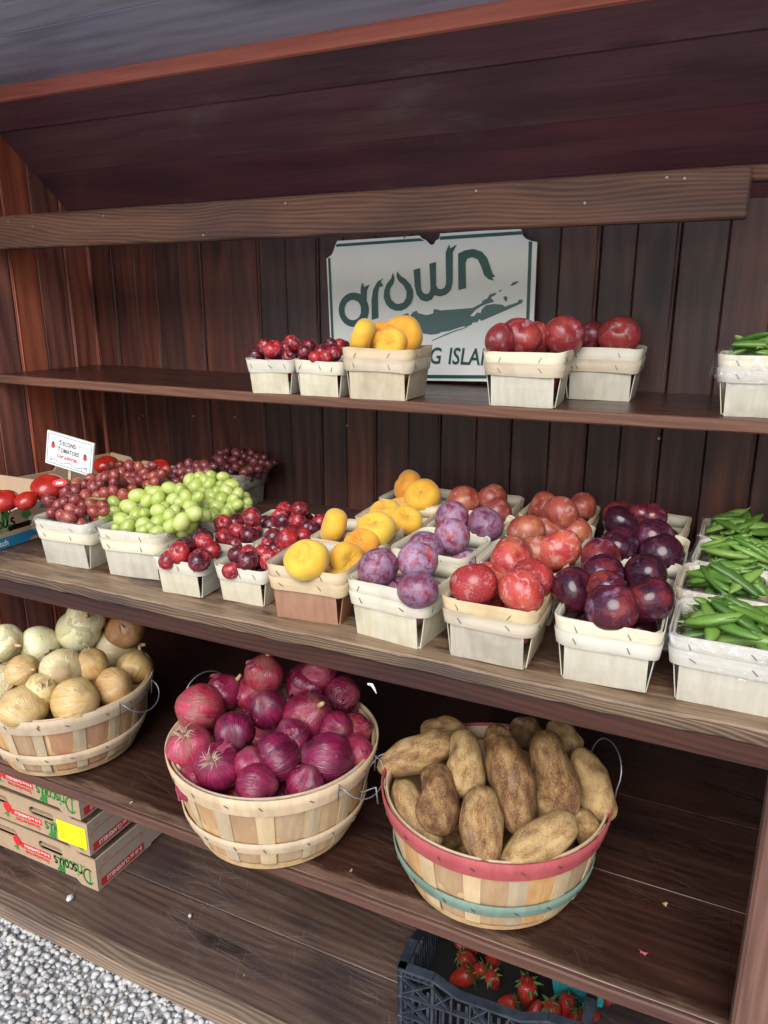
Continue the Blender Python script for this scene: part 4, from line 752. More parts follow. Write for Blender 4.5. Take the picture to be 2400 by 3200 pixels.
def flat_box(label, x, y, z, yaw, seed, sticker=False, grp='stacked cardboard strawberry trays'):
    """upside-down tray: local origin at its front right bottom corner, -x to the left, +y to the back"""
    W, D, H = 0.50, 0.39, 0.098; o = thing('cardboard_tray', label, 'cardboard box', grp, (x, y, z), (0, 0, R(yaw)))
    fr = lambda u, v, w: (u, w, v); sd = lambda u, v, w: (-w, u, v)
    front = [(-W, 0.0), (-W + 0.05, 0.0), (-W + 0.065, 0.013), (-0.078, 0.013), (-0.062, 0.0), (0, 0), (0, H), (-0.055, H), (-0.068, H + 0.010), (-W + 0.068, H + 0.010), (-W + 0.055, H), (-W, H)]
    poly_solid([front, rrect(-0.212, -0.122, 0.064, 0.090, 0.011), rrect(-0.392, -0.296, 0.064, 0.090, 0.011)], 0.004, 'front_wall', CARD, fr, o)
    poly_solid([front], -0.004, 'rear_wall', CARD, lambda u, v, w: (u, D + w, v), o)
    side = [(0.0045, 0), (0.20, 0), (0.205, 0.006), (D - 0.0045, 0.006), (D - 0.0045, H), (0.0045, H)]
    poly_solid([side], 0.004, 'side_wall', CARD_S, sd, o); poly_solid([side], 0.004, 'side_wall', CARD_S, lambda u, v, w: (-W + w, u, v), o)
    MB().box(-W + 0.005, -0.005, 0.005, D - 0.005, 0.070, 0.073).build('tray_bottom', CARD, o)
    F = lambda u, v, w: (u, -0.0006, v); S = lambda u, v, w: (0.0006, u, v)
    ud = Matrix(((-1, 0, 0), (0, 0, -1), (0, -1, 0)))              # upside-down text on the front face
    script_word(0.046, P_GRN, lambda u, v, w: (-0.022 - u * 0.98, -0.0007, 0.060 - v), o, 0.115)
    put_text('Only the Finest Berries', 0.0095, P_GRN, o, (-0.04, -0.0007, 0.0655), ud, bold=0.0002)
    poly_solid([[(-0.288, 0.040), (-0.170, 0.040), (-0.170, 0.058), (-0.288, 0.058)]], 0, 'print_strip', P_RED, F, o)
    put_text('8-16 oz CLAMSHELLS', 0.0118, P_WHT, o, (-0.174, -0.0009, 0.0535), ud, bold=0.0003, xs=0.92); put_text('Strawberries', 0.019, P_RED, o, (-0.177, -0.0007, 0.036), ud, bold=0.0004, xs=0.95)
    poly_solid([[(-0.292, 0.074), (-0.283, 0.064), (-0.286, 0.050), (-0.300, 0.036), (-0.312, 0.047), (-0.316, 0.062), (-0.308, 0.074)]], 0, 'berry_print', P_RED, F, o); poly_solid([[(-0.300, 0.038), (-0.292, 0.024), (-0.300, 0.030), (-0.305, 0.022), (-0.308, 0.031), (-0.320, 0.030), (-0.308, 0.040)]], 0, 'leaf_print', P_GRN, F, o)
    us = Matrix(((0, 0, 1), (-1, 0, 0), (0, -1, 0)))
    poly_solid([[(0.012, 0.006), (0.172, 0.006), (0.172, 0.030), (0.012, 0.030)]], 0, 'print_strip', P_RED, S, o); put_text('8-16 oz CLAMSHELLS', 0.0185, P_WHT, o, (0.0009, 0.164, 0.0245), us, bold=0.0005, xs=0.78)
    put_text('Strawberries', 0.020, P_RED, o, (0.0007, 0.335, 0.026), us, bold=0.0003)
    ribbon([[(0.012, 0.046), (0.012, 0.066), (0.168, 0.066), (0.168, 0.050)]], 0.0016, 'print_line', P_RED, S, o); put_text('1 005', 0.008, P_RED, o, (0.0007, 0.045, 0.082), us)
    if sticker:
        poly_solid([rrect(-0.110, -0.006, 0.018, 0.083, 0.004)], 0, 'label_sticker', P_YEL, lambda u, v, w: (u, -0.0016, v), o); r = random.Random(3)
        ribbon([[(-0.100 + 0.003 * (k % 2), 0.028 + 0.0048 * k), (-0.100 + r.uniform(0.012, 0.026), 0.028 + 0.0048 * k)] for k in range(10)] + [[(-0.030, 0.026 + 0.0048 * k), (-0.030 + r.uniform(0.010, 0.020), 0.026 + 0.0048 * k)] for k in range(11)], 0.0010, 'label_print', plain('faint label ink', (0.14, 0.15, 0.02), 0.6), lambda u, v, w: (u, -0.0019, v), o)
    return o
flat_box('cardboard strawberry tray on the floor, lowest of the stack', -1.406, 1.174, Z_FLOOR + 0.0006, 0, 1)
flat_box('cardboard strawberry tray with a yellow label, middle of the stack', -1.418, 1.172, Z_FLOOR + 0.1095, 0.6, 2, True)
flat_box('cardboard strawberry tray under the lower shelf, topmost of the stack', -1.432, 1.168, Z_FLOOR + 0.2185, -0.5, 3)

# ------------------------------------------------------------------ tomato boxes and price sign
def tomato_mat():
    t = NT('tomato skin'); c = t.coords('Object', True); n = t.noise(c, 1.2, 2); t.set(color=t.ramp(n, [(0.3, (0.28, 0.010, 0.009)), (0.7, (0.46, 0.030, 0.014))]), rough=0.16, spec=0.5, sss=0.12, ssss=0.03, sssr=(1, 0.2, 0.1)); return t.m
TOM = closed(sphere_pts(32, 20, lambda th, ph: ((math.sin(th) * (1 + 0.03 * math.cos(5 * ph) * math.sin(th))) * math.cos(ph), (math.sin(th) * (1 + 0.03 * math.cos(5 * ph) * math.sin(th))) * math.sin(ph), math.cos(th) * 0.72 - (0.12 * math.exp(-(math.sin(th) / 0.25) ** 2) if th < 1.57 else 0))), 'tomato', tomato_mat())
T1 = thing('tomato_box', 'cardboard berry box holding tomatoes beside the side wall', 'cardboard box', loc=(-1.532, 1.0, Z_MID + 0.0006))
L1, W1, H1 = 0.292, 0.30, 0.100
sdx = lambda u, v, w: (-w, u, v)
side = [(0, 0), (L1, 0), (L1, H1), (0.268, H1), (0.252, H1 - 0.004), (0.236, H1 - 0.016), (0.18, H1 - 0.016), (0.155, H1 - 0.020), (0.148, H1 - 0.008), (0.135, H1 - 0.002), (0.0, H1)]
poly_solid([side, rrect(0.150, 0.222, 0.036, 0.050, 0.0068)], 0.004, 'side_wall', CARD, sdx, T1); poly_solid([side], 0.004, 'side_wall', CARD, lambda u, v, w: (-W1 + w, u, v), T1)
for yy in (0.0005, L1 - 0.0045): MB().box(-W1 + 0.0045, -0.0045, yy, yy + 0.004, 0.0005, H1 - 0.002 + (0.03 if yy > 0.1 else 0)).build('end_wall', CARD, T1)
MB().box(-W1 + 0.005, -0.005, 0.005, L1 - 0.005, 0.0005, 0.003).build('tray_bottom', CARD, T1)
poly_solid([[(0.0, 0.0), (0.20, 0.0), (0.215, 0.010), (L1 - 0.012, 0.010), (L1 - 0.005, 0.030), (L1 - 0.022, 0.026), (0.0, 0.026)]], 0, 'print_strip', P_BLU, lambda u, v, w: (0.0006, u, v), T1)
poly_solid([[(L1 - 0.05, 0.072), (L1 - 0.004, 0.068), (L1 - 0.004, H1 - 0.002), (L1 - 0.026, H1 - 0.002)]], 0, 'print_strip', P_BLU, lambda u, v, w: (0.0006, u, v), T1)
poly_solid([ell(0.205, 0.067, 0.013, 0.0105, 18)], 0, 'leaf_print', P_GRN, lambda u, v, w: (0.0006, u, v), T1)
script_word(0.040, P_GRN, lambda u, v, w: (0.0007, 0.052 + u, 0.048 + v), T1, 0.115)
usy = Matrix(((0, 0, 1), (1, 0, 0), (0, 1, 0)))
put_text('Only the Finest Berries', 0.0095, P_GRN, T1, (0.0007, 0.064, 0.039), usy, bold=0.0002); put_text('Patch', 0.0195, P_WHT, T1, (0.0009, 0.104, 0.0065), usy, bold=0.0003)
PAPER = NT('white tissue paper'); PAPER.set(color=(0.72, 0.71, 0.70), rough=0.8); PAPER.bump(PAPER.noise(PAPER.coords(), 40, 3), 0.6, 0.01); PAPER = PAPER.m
P = [[(-W1 + 0.006 + (W1 - 0.012) * i / 14, 0.006 + (L1 - 0.012) * j / 10, 0.050 + 0.022 * (max(abs(i / 7 - 1), abs(j / 5 - 1))) ** 3 + 0.004 * math.sin(i * 1.7 + j * 2.3)) for j in range(11)] for i in range(15)]
MB().grid(P).build('tissue_paper', PAPER, T1, True)
def tomato(px, y, d, label, tilt=(0.2, 0.1, 0)):
    p = on_y(px, y); rad = d * depth(p) / FPX / 2; return tag(link('tomato', TOM, None, p, tilt, (rad, rad, rad)), label, 'tomato', 'tomatoes in cardboard boxes')
tomato(C5(150, 488), 1.150, 72, 'red tomato in the near box, front one in the middle', (0.4, 0, 0)); tomato(C5(280, 412), 1.215, 106, 'large red tomato with a round sticker below the price sign', (0.3, 0.2, 0)); tomato(C5(28, 488), 1.13, 88, 'red tomato at the near corner of the tomato box')
tomato(C5(-70, 470), 1.12, 90, 'red tomato deepest in the near box by the side wall')
st = on_y(C5(343, 385), 1.155); so = tag(MB().add([(0.017 * math.cos(2 * math.pi * k / 20), 0, 0.009 * math.sin(2 * math.pi * k / 20)) for k in range(20)], [tuple(range(20))]).build('fruit_sticker', P_RED, None, loc=st, rot=(R(-40), 0, YAW)), 'round red off sticker on the large tomato', 'sticker')
put_text('OFF', 0.009, P_WHT, so, (0, -0.0006, -0.004), Matrix(((1, 0, 0), (0, 0, -1), (0, 1, 0))), align='CENTER', bold=0.0004)
T2 = thing('tomato_box', 'cardboard box of tomatoes behind the red grapes', 'cardboard box', loc=(-1.735, 1.355, Z_MID + 0.0006), rot=(0, 0, R(-10)))
L2, W2, H2 = 0.29, 0.345, 0.118
bk = [(0, 0), (W2, 0), (W2, H2 - 0.008), (0.30, H2 - 0.012), (0.29, H2 + 0.003), (0.15, H2 + 0.003), (0.135, H2 - 0.006), (0.10, H2 - 0.006), (0.09, H2 + 0.006), (0.0, H2 + 0.010)]
poly_solid([bk], 0.004, 'end_wall', CARD, lambda u, v, w: (u, L2 + w, v), T2); poly_solid([[(0, 0), (W2, 0), (W2, 0.085), (0, 0.085)]], 0.004, 'end_wall', CARD, lambda u, v, w: (u, -w, v), T2)
ls = [(0, 0), (L2, 0), (L2, H2 + 0.008), (0.12, H2 + 0.008), (0.105, H2 - 0.012), (0, H2 - 0.012)]
poly_solid([ls], 0.004, 'side_wall', CARD, lambda u, v, w: (-w, u, v), T2); poly_solid([ls], 0.004, 'side_wall', CARD, lambda u, v, w: (W2 + w, u, v), T2); MB().box(0, W2, 0, L2, 0.0005, 0.003).build('tray_bottom', CARD, T2)
tomato(C5(612, 284), 1.53, 78, 'dark red tomato in the rear box behind the price sign'); tomato(C5(920, 298), 1.51, 70, 'dark red tomato in the rear box at its right side')
# price sign: "SECOND" TOMATOES
ps = thing('price_sign', 'small white tomato price sign on a wooden stick', 'sign', loc=on_y(C5(398, 215), 1.33)); ps.rotation_euler = (R(-4), R(9.5), R(3))
pw, phh = 0.150, 0.086; C_WOODW = plain('edge of sign board', (0.55, 0.50, 0.40), 0.7)
MB().box(-pw / 2, pw / 2, 0.0006, 0.006, -phh / 2, phh / 2, 0.001).build('sign_board', C_WOODW, ps)
fc = lambda u, v, w: (u, 0.0, v); f2 = lambda u, v, w: (u, -0.0005, v)
poly_solid([[(-pw / 2 + .001, -phh / 2 + .001), (pw / 2 - .001, -phh / 2 + .001), (pw / 2 - .001, phh / 2 - .001), (-pw / 2 + .001, phh / 2 - .001)]], 0, 'paper', plain('white card', (0.78, 0.78, 0.76), 0.4), fc, ps)
P_TEAL = plain('teal ink', (0.03, 0.16, 0.19), 0.5); P_INK = plain('dark ink', (0.05, 0.06, 0.07), 0.5)
q = [(-pw / 2 + .006, -phh / 2 + .006), (pw / 2 - .006, -phh / 2 + .006), (pw / 2 - .006, phh / 2 - .006), (-pw / 2 + .006, phh / 2 - .006), (-pw / 2 + .006, -phh / 2 + .006)]; ribbon([q], 0.0014, 'border_line', P_TEAL, f2, ps)
xz = Matrix(((1, 0, 0), (0, 0, -1), (0, 1, 0)))
def smallcaps(body, size, mat, x, z, bold=0.0003):
    o1 = put_text(body[0], size * 1.25, mat, ps, (x, -0.0006, z), xz, bold=bold, xs=0.8); put_text(body[1:], size, mat, ps, (x + size * 0.66 * (1 if body[0] != '&' else 1), -0.0006, z), xz, bold=bold, xs=0.84)
put_text('\u201c', 0.015, P_INK, ps, (-0.037, -0.0006, 0.015), xz); smallcaps('SECOND', 0.0148, P_INK, -0.032, 0.015); put_text('\u201d', 0.015, P_INK, ps, (0.029, -0.0006, 0.015), xz); smallcaps('TOMATOES', 0.0150, P_INK, -0.037, -0.003)
smallcaps('SOFT & SPOTTED', 0.0095, P_RED, -0.037, -0.0185, 0.0004)
for ux, uz in ((-0.052, 0.008), (0.051, -0.001)):
    poly_solid([ell(ux, uz, 0.0062, 0.0066, 14)], 0, 'tomato_print', P_RED, f2, ps); poly_solid([[(ux - .006, uz + .006), (ux, uz + .012), (ux + .006, uz + .006), (ux, uz + .004)]], 0, 'leaf_print', P_INK, lambda u, v, w: (u, -0.0008, v), ps)
vine = [(-0.058 + 0.116 * k / 40, -0.029 + 0.0032 * math.sin(k / 40 * 15)) for k in range(41)]; ribbon([vine, arc(-0.055, -0.026, 0.004, 0.004, 90, 320, 8), arc(0.056, -0.028, 0.004, 0.004, -90, 200, 8)], 0.0013, 'vine_print', P_TEAL, f2, ps)
for k in range(5): poly_solid([ell(-0.045 + k * 0.022, -0.0255 if k % 2 else -0.034, 0.0013, 0.0013, 8)], 0, 'berry_print', P_RED, f2, ps)
MB().box(-0.0045, 0.0045, 0.0065, 0.010, -0.135, 0.02).build('stick', V_TAN, ps)

# ------------------------------------------------------------------ round bushel baskets
def stave_mat(name, c1, c2):
    t = NT(name); c = t.coords('Object', True, (70, 70, 7)); n = t.noise(c, 1, 3, 0.6); n2 = t.noise(t.coords('Object', True, (12, 12, 6)), 1, 3)
    col = t.ramp(n, [(0.28, c2), (0.68, c1)]); col = t.mix(t.math('MULTIPLY', t.step(n2, 0.5, 0.75), 0.5), col, tuple(x * 0.6 for x in c2))
    col = t.n('HueSaturation', {'Color': col, 'Hue': 0.5, 'Saturation': t.math('ADD', t.math('MULTIPLY', t.rnd(), 0.2), 0.9), 'Value': t.math('ADD', t.math('MULTIPLY', t.rnd(), 0.3), 0.80)}).outputs[0]
    t.set(color=col, rough=0.6, spec=0.3); t.bump(n, 0.4, 0.001); return t.m
S_WIDE = stave_mat('tan stave', (0.58, 0.36, 0.18), (0.45, 0.255, 0.115)); S_ROSE = stave_mat('reddish stave', (0.50, 0.27, 0.15), (0.40, 0.20, 0.11)); S_PALE = stave_mat('pale stave', (0.61, 0.46, 0.28), (0.51, 0.37, 0.21)); S_DULL = stave_mat('dull stave', (0.58, 0.40, 0.22), (0.47, 0.30, 0.15))
HOOP = stave_mat('pale hoop', (0.66, 0.50, 0.33), (0.55, 0.40, 0.25)); HOOP_R = stave_mat('red painted hoop', (0.52, 0.075, 0.075), (0.42, 0.05, 0.055)); HOOP_G = stave_mat('green painted hoop', (0.22, 0.33, 0.25), (0.17, 0.27, 0.20)); WIRE = plain('galvanised wire', (0.34, 0.35, 0.38), 0.45, metal=0.8)
def round_basket(label, x, y, rb, rt, h, wide, narrow, hoop, hoop2, seed, handle_deg):
    o = thing('bushel_basket', label, 'basket', 'round slatted baskets on the lower shelf', (x, y, Z_LOW + 0.0012), (0, 0, 0)); r = random.Random(seed)
    def rad(z): k = z / h; return rb + (rt - rb) * (k ** 0.68) if k > 0 else rb
    prof = [(-0.020, 0.0035), (-0.006, 0.0), (0.0, 0.010)]        # rounded foot, then up the side
    def stave(a, w, off, mat, name='stave'):
        N = 4; pts = [(rb - 0.030, 0.003), (rb - 0.012, 0.0012), (rb - 0.002, 0.008)] + [(rad(z), z) for z in (0.03, h * 0.32, h * 0.55, h * 0.78, h - 0.002)]
        if name == 'stave_long': pts = [(rb - 0.004, -0.004 + 0.006)] + pts[2:]
        rows_o, rows_i = [], []; skew = r.uniform(-.03, .03); jit = r.uniform(-0.001, 0.001)
        for (q, z) in pts:
            kk = 0.82 + 0.18 * min(max(z / h, 0), 1) * rt / rb; ww = w * kk / q; ro, ri = [], []
            for i in range(N + 1):
                an = a + skew * z + ww * (i / N - 0.5); bow = -0.0008 * abs(2 * i / N - 1); ro.append(((q + off + bow + jit) * math.cos(an), (q + off + bow + jit) * math.sin(an), z)); ri.append(((q + off + bow + jit - 0.0018) * math.cos(an), (q + off + bow + jit - 0.0018) * math.sin(an), z))
            rows_o.append(ro); rows_i.append(ri)
        m = MB(); n = N + 1; K = len(pts); m.grid(rows_o); m.grid(rows_i); T = n * K
        for i in range(K - 1):
            for j in (0, N): m.f.append((i * n + j, (i + 1) * n + j, T + (i + 1) * n + j, T + i * n + j))
        for j in range(N): m.f.append((j, j + 1, T + j + 1, T + j)); b_ = (K - 1) * n; m.f.append((b_ + j, b_ + j + 1, T + b_ + j + 1, T + b_ + j))
        ob = m.build('stave', mat, o); recalc(ob.data); return ob
    n = 15
    for k in range(n):
        a = 2 * math.pi * (k + r.uniform(-.08, .08)) / n; stave(a, 2 * math.pi * rb / n * 0.80, 0.0, wide[r.randrange(len(wide))])
        stave(a + math.pi / n, 2 * math.pi * rb / n * r.uniform(0.36, 0.52), 0.0022, narrow)
    def ring(z0, z1, off, mat, name):
        N = 72; rows = []; p1 = r.uniform(0, 6)
        for (z, of) in ((z0, off), ((z0 + z1) / 2, off + 0.0012), (z1, off), (z1, off - 0.0032), (z0, off - 0.0032)):
            rows.append([((rad(z) + of) * math.cos(2 * math.pi * i / N), (rad(z) + of) * math.sin(2 * math.pi * i / N), z + 0.0014 * math.sin(2 * math.pi * i / N * 2 + p1)) for i in range(N)])
        rows.append(rows[0]); ob = MB().grid(rows, True).build(name, mat, o, True); recalc(ob.data); return ob
    ring(h - 0.036, h + 0.002, 0.0065, hoop, 'top_hoop'); ring(h - 0.030, h, -0.0025, HOOP, 'inner_hoop'); ring(h * 0.30, h * 0.30 + 0.026, 0.0060, hoop2, 'middle_hoop'); ring(0.006, h - 0.031, -0.0022, S_DULL, 'inner_wall')
    MB().tube([(0, 0, 0.004), (0, 0, 0.007)], rb - 0.02, 32).build('basket_bottom', S_DULL, o)
    sm = MB().box(-0.0009, 0.0002, -0.0045, 0.0045, -0.0007, 0.0007).mesh('staple', STAPLE)
    for k in range(18):
        a = 2 * math.pi * k / 18 + r.uniform(-.05, .05)
        for zc, off in ((h - 0.017, 0.0085), (h * 0.30 + 0.013, 0.0082)): link('staple', sm, o, ((rad(zc) + off) * math.cos(a), (rad(zc) + off) * math.sin(a), zc), (R(r.uniform(25, 60)), 0, a + math.pi))
    for hd in handle_deg:
        a = R(hd); c, s_ = math.cos(a), math.sin(a); tx, ty = -s_, c; pts = []
        q0 = rt + 0.0095; up = hd < 0; pts = [((q0 - 0.004) * c - tx * 0.058, (q0 - 0.004) * s_ - ty * 0.058, h - 0.030)]
        for k in range(15):
            t_ = k / 14; w_ = math.sin(math.pi * t_); u = -0.058 * math.cos(math.pi * t_) * (1.0 - 0.25 * w_ * 0); out = (0.016 if up else 0.040) * w_ ** 0.7; dz = (0.006 + 0.056 * w_ ** 0.8) if up else (0.006 - 0.038 * w_)
            pts.append(((q0 + out) * c + tx * u, (q0 + out) * s_ + ty * u, h + dz))
        pts.append(((q0 - 0.004) * c + tx * 0.058, (q0 - 0.004) * s_ + ty * 0.058, h - 0.030))
        MB().tube(pts, 0.0015, 6).build('wire_handle', WIRE, o, True)
    return dict(o=o, cx=x, cy=y, z=Z_LOW, rim=Z_LOW + h, half=rt - 0.012, a=0, h=h)
RBW = round_basket('round slatted basket of yellow onions at the left end of the lower shelf', -1.425, 1.172, 0.150, 0.200, 0.178, [S_ROSE, S_ROSE, S_WIDE], S_PALE, HOOP, HOOP, 11, [5])
RBO = round_basket('round slatted basket of red onions with pale hoops', -0.803, 1.150, 0.158, 0.212, 0.200, [S_WIDE, S_WIDE, S_DULL], S_PALE, HOOP, HOOP, 22, [350, -195])
RBP = round_basket('round slatted basket of potatoes with a red rim hoop', -0.342, 1.205, 0.158, 0.209, 0.188, [S_DULL, S_WIDE], S_PALE, HOOP_R, HOOP_G, 33, [-325, 195])

# ------------------------------------------------------------------ onions
def onion_mat(name, cols, paper, pap_amt, streak=0.5, rough=0.27, dark=(0.05, 0.008, 0.02), tipc=None, zgrad=0.0, vvar=0.2):
    t = NT(name); raw = t.n('TexCoord').outputs['Object']; sp = t.n('SeparateXYZ', {0: raw}); x, y, z = sp.outputs
    rho = t.math('SQRT', t.math('ADD', t.math('MULTIPLY', x, x), t.math('ADD', t.math('MULTIPLY', y, y), 0.01)))
    mer = t.n('CombineXYZ', {0: t.math('MULTIPLY', t.math('DIVIDE', x, rho), 5.5), 1: t.math('MULTIPLY', t.math('DIVIDE', y, rho), 5.5), 2: t.math('ADD', t.math('MULTIPLY', z, 0.45), t.math('MULTIPLY', t.rnd(), 60.0))}).outputs[0]
    s1 = t.noise(mer, 1.0, 4, 0.65); s2 = t.noise(mer, 4.0, 2, 0.6); c = t.coords('Object', True)
    big = t.noise(c, 1.1, 3); k = t.math('ADD', t.math('ADD', t.math('MULTIPLY', big, 0.55), t.math('MULTIPLY', s1, 0.45)), t.math('MULTIPLY', t.math('SUBTRACT', t.rnd(), 0.5), 0.22))
    col = t.ramp(k, [(0.32, cols[0]), (0.5, cols[1]), (0.68, cols[2])]); col = t.mix(t.math('MULTIPLY', t.step(s2, 0.52, 0.66), streak), col, t.mix(0.5, col, cols[2]))
    pn = t.math('ADD', t.noise(c, 1.3, 3, 0.55, 0.4), t.math('MULTIPLY', z, zgrad)) if zgrad else t.noise(c, 1.5, 5, 0.68, 0.5); pm = t.step(t.math('ADD', pn, t.math('MULTIPLY', t.math('SUBTRACT', t.rnd(), 0.5), 0.12)), 0.62 - pap_amt * 0.18, 0.635 - pap_amt * 0.18)
    pcol = t.mix(t.math('MULTIPLY', s2, 0.6), paper, tuple(q * 0.6 for q in paper)); col = t.mix(t.math('MULTIPLY', pm, 0.88), col, pcol)
    edge = t.math('MULTIPLY', t.step(t.math('ABSOLUTE', t.math('SUBTRACT', pn, 0.62 - pap_amt * 0.18)), 0.014, 0.0), 0.5); col = t.mix(edge, col, dark)
    az = t.math('ABSOLUTE', z); col = t.mix(t.math('MULTIPLY', t.step(az, 0.80, 1.05), 0.7), col, tipc or tuple(q * 0.8 for q in paper))
    col = t.n('HueSaturation', {'Color': col, 'Hue': t.math('ADD', t.math('MULTIPLY', t.rnd(), 0.03), 0.487), 'Saturation': 1.0, 'Value': t.math('ADD', t.math('MULTIPLY', t.rnd(), vvar), 1.05 - vvar)}).outputs[0]
    rg = t.math('ADD', t.math('MULTIPLY', pm, 0.28), rough); t.set(color=col, rough=rg, spec=0.55, sss=0.06, ssss=0.02)
    t.bump(t.math('ADD', t.math('MULTIPLY', s2, 0.5), t.math('MULTIPLY', pm, 0.8)), 0.35, 0.02); return t.m
ON_RED = onion_mat('red onion skin', [(0.10, 0.008, 0.026), (0.27, 0.016, 0.058), (0.48, 0.055, 0.14)], (0.36, 0.085, 0.10), 0.32, 0.4, 0.10, vvar=0.3)
ON_WHT = onion_mat('pale onion skin', [(0.66, 0.53, 0.22), (0.76, 0.66, 0.38), (0.81, 0.76, 0.52)], (0.64, 0.53, 0.29), -0.04, 0.45, 0.12, (0.34, 0.20, 0.08), (0.42, 0.27, 0.12), zgrad=0.16)
ON_BRN = onion_mat('brown onion skin', [(0.26, 0.10, 0.035), (0.38, 0.165, 0.06), (0.52, 0.28, 0.12)], (0.50, 0.29, 0.13), 0.3, 0.5, 0.3, (0.2, 0.09, 0.03))
ON_TAN = onion_mat('golden onion skin', [(0.50, 0.27, 0.08), (0.63, 0.41, 0.16), (0.72, 0.57, 0.30)], (0.56, 0.34, 0.14), 0.2, 0.5, 0.18, (0.25, 0.13, 0.05))
FL_RED = plain('red papery skin', (0.30, 0.05, 0.085), 0.5, sss=0.0); FL_TAN = plain('tan papery skin', (0.52, 0.33, 0.17), 0.6); ROOT = plain('dry onion root', (0.55, 0.47, 0.32), 0.8)
def onion_shape(seed):
    r = random.Random(seed); a1 = r.uniform(0, 6); sq = r.uniform(0.82, 0.98); nk = r.uniform(0.08, 0.20)
    def f(th, ph):
        s, c = math.sin(th), math.cos(th); rad = 1 + 0.035 * math.sin(2 * ph + a1) + 0.012 * math.sin(7 * ph + a1) * s
        z = c * sq; rho = s
        if c > 0.75: q = (c - 0.75) / 0.25; z += nk * q * q; rho = s * (1 - 0.15 * q) + 0.05 * q
        if c < -0.85: q = (-c - 0.85) / 0.15; z -= 0.05 * q
        return (rho * rad * math.cos(ph), rho * rad * math.sin(ph), z)
    return sphere_pts(30, 22, f)
OM = {}
def onion_mesh(kind, v): return cached(('onion', kind, v % 4), lambda: closed(onion_shape(v % 4), 'onion', {'r': ON_RED, 'w': ON_WHT, 'b': ON_BRN, 't': ON_TAN}[kind]))
def flake_mesh(seed, mat):
    r = random.Random(seed); th0, ph0 = r.uniform(0.3, 1.4), r.uniform(0, 6.28); rows = []; n, m_ = 7, 9; dth, dph = r.uniform(0.35, 0.6), r.uniform(0.5, 0.9)
    for i in range(n + 1):
        row = []
        for j in range(m_ + 1):
            u, v = i / n, j / m_; rag = 1 + 0.25 * math.sin(j * 2.1 + seed) * u + 0.1 * r.uniform(-1, 1) * u; th = th0 + dth * u * rag; ph = ph0 + dph * (v - 0.5) * (1 - 0.35 * u + 0.2 * math.sin(i + seed))
            q = 1.012 + 0.16 * u * u * (0.6 + 0.4 * math.sin(3 * v * math.pi + seed)) + 0.012 * r.uniform(-1, 1); row.append((q * math.sin(th) * math.cos(ph), q * math.sin(th) * math.sin(ph), q * math.cos(th) * 0.92))
        rows.append(row)
    return MB().grid(rows).mesh('skin_flake', mat, True)
FLAKES = {'r': [flake_mesh(k, FL_RED) for k in range(6)], 'w': [flake_mesh(k, FL_TAN) for k in range(6)]}; FLAKES['b'] = FLAKES['t'] = FLAKES['w']
def roots_mesh(seed, n=26):
    r = random.Random(seed); m = MB()
    for k in range(n):
        a = r.uniform(0, 6.28); l = r.uniform(0.15, 0.48); s = r.uniform(0.02, 0.14); c1, s1 = math.cos(a), math.sin(a); b = r.uniform(-.7, .7)
        m.tube([(s * c1 * .5, s * s1 * .5, -0.90), ((s + l * .45) * c1, (s + l * .45) * s1, -1.0 - l * .32), ((s + l) * math.cos(a + b), (s + l) * math.sin(a + b), -1.0 + r.uniform(-.25, .1))], [0.014, 0.011, 0.006], 4)
    return m.mesh('roots', ROOT, True)
ROOTS = [roots_mesh(k) for k in range(3)]
NECK = MB().tube([(0, 0, 1.0), (0.02, 0.0, 1.22), (0.07, 0.03, 1.42)], [0.14, 0.10, 0.07], 8).mesh('neck', FL_TAN, True)
def aim(v):  # rotation taking local +Z to v
    return Vector(v).normalized().to_track_quat('Z', 'Y')
def onions(B, rows, cr, where, desc, kinds, base, bulge, seed):
    r = random.Random(seed); s = cr(1, 0)[0] - cr(0, 0)[0]; rows = sorted(rows, key=lambda q: q[0])
    for i, q in enumerate(rows):
        p = heap_hit(cr(q[0], q[1]), B, base, bulge, True); rad = max(q[2], 0.72 * max(t_[2] for t_ in rows)) * s * depth(p) / FPX / 2; kind = q[3] if len(q) > 3 else kinds
        ax = q[4] if len(q) > 4 else None; rt_ = q[5] if len(q) > 5 else ''
        v = Vector(ax) if ax else Vector((r.uniform(-1, 1), r.uniform(-1, 1), r.uniform(-.3, 1)))
        rot = (aim(v) @ Euler((0, 0, r.uniform(0, 6.28))).to_quaternion()).to_euler(); e = r.uniform(0.94, 1.04)
        o = tag(link('onion', onion_mesh(kind, i), None, p, rot, (rad, rad, rad * e)), f"{desc.get(kind)}, {ORD[i] if i < len(ORD) else 'last'} from the left {where}", 'onion', f'onions {where}')
        nf = r.choice([1, 2, 2, 3]) if kind != 'w' else r.choice([0, 0, 0, 1])
        for k in range(nf): link('skin_flake', FLAKES[kind][r.randrange(6)], o, (0, 0, 0), (0, 0, r.uniform(0, 6.28)), (1, 1, 1 if r.random() < .5 else -1))
        if 'r' in rt_: link('roots', ROOTS[i % 3], o)
        if 'n' in rt_ or r.random() < .25: link('neck', NECK, o)
D3 = lambda rx, up, toward: tuple(np.array(RT) * rx + np.array((0, 0, 1)) * up - np.array((FW[0], FW[1], 0)) * toward)   # screen-wise direction: right, up, towards viewer
red = {'r': 'red onion with papery skin', 'b': 'small brown onion'}
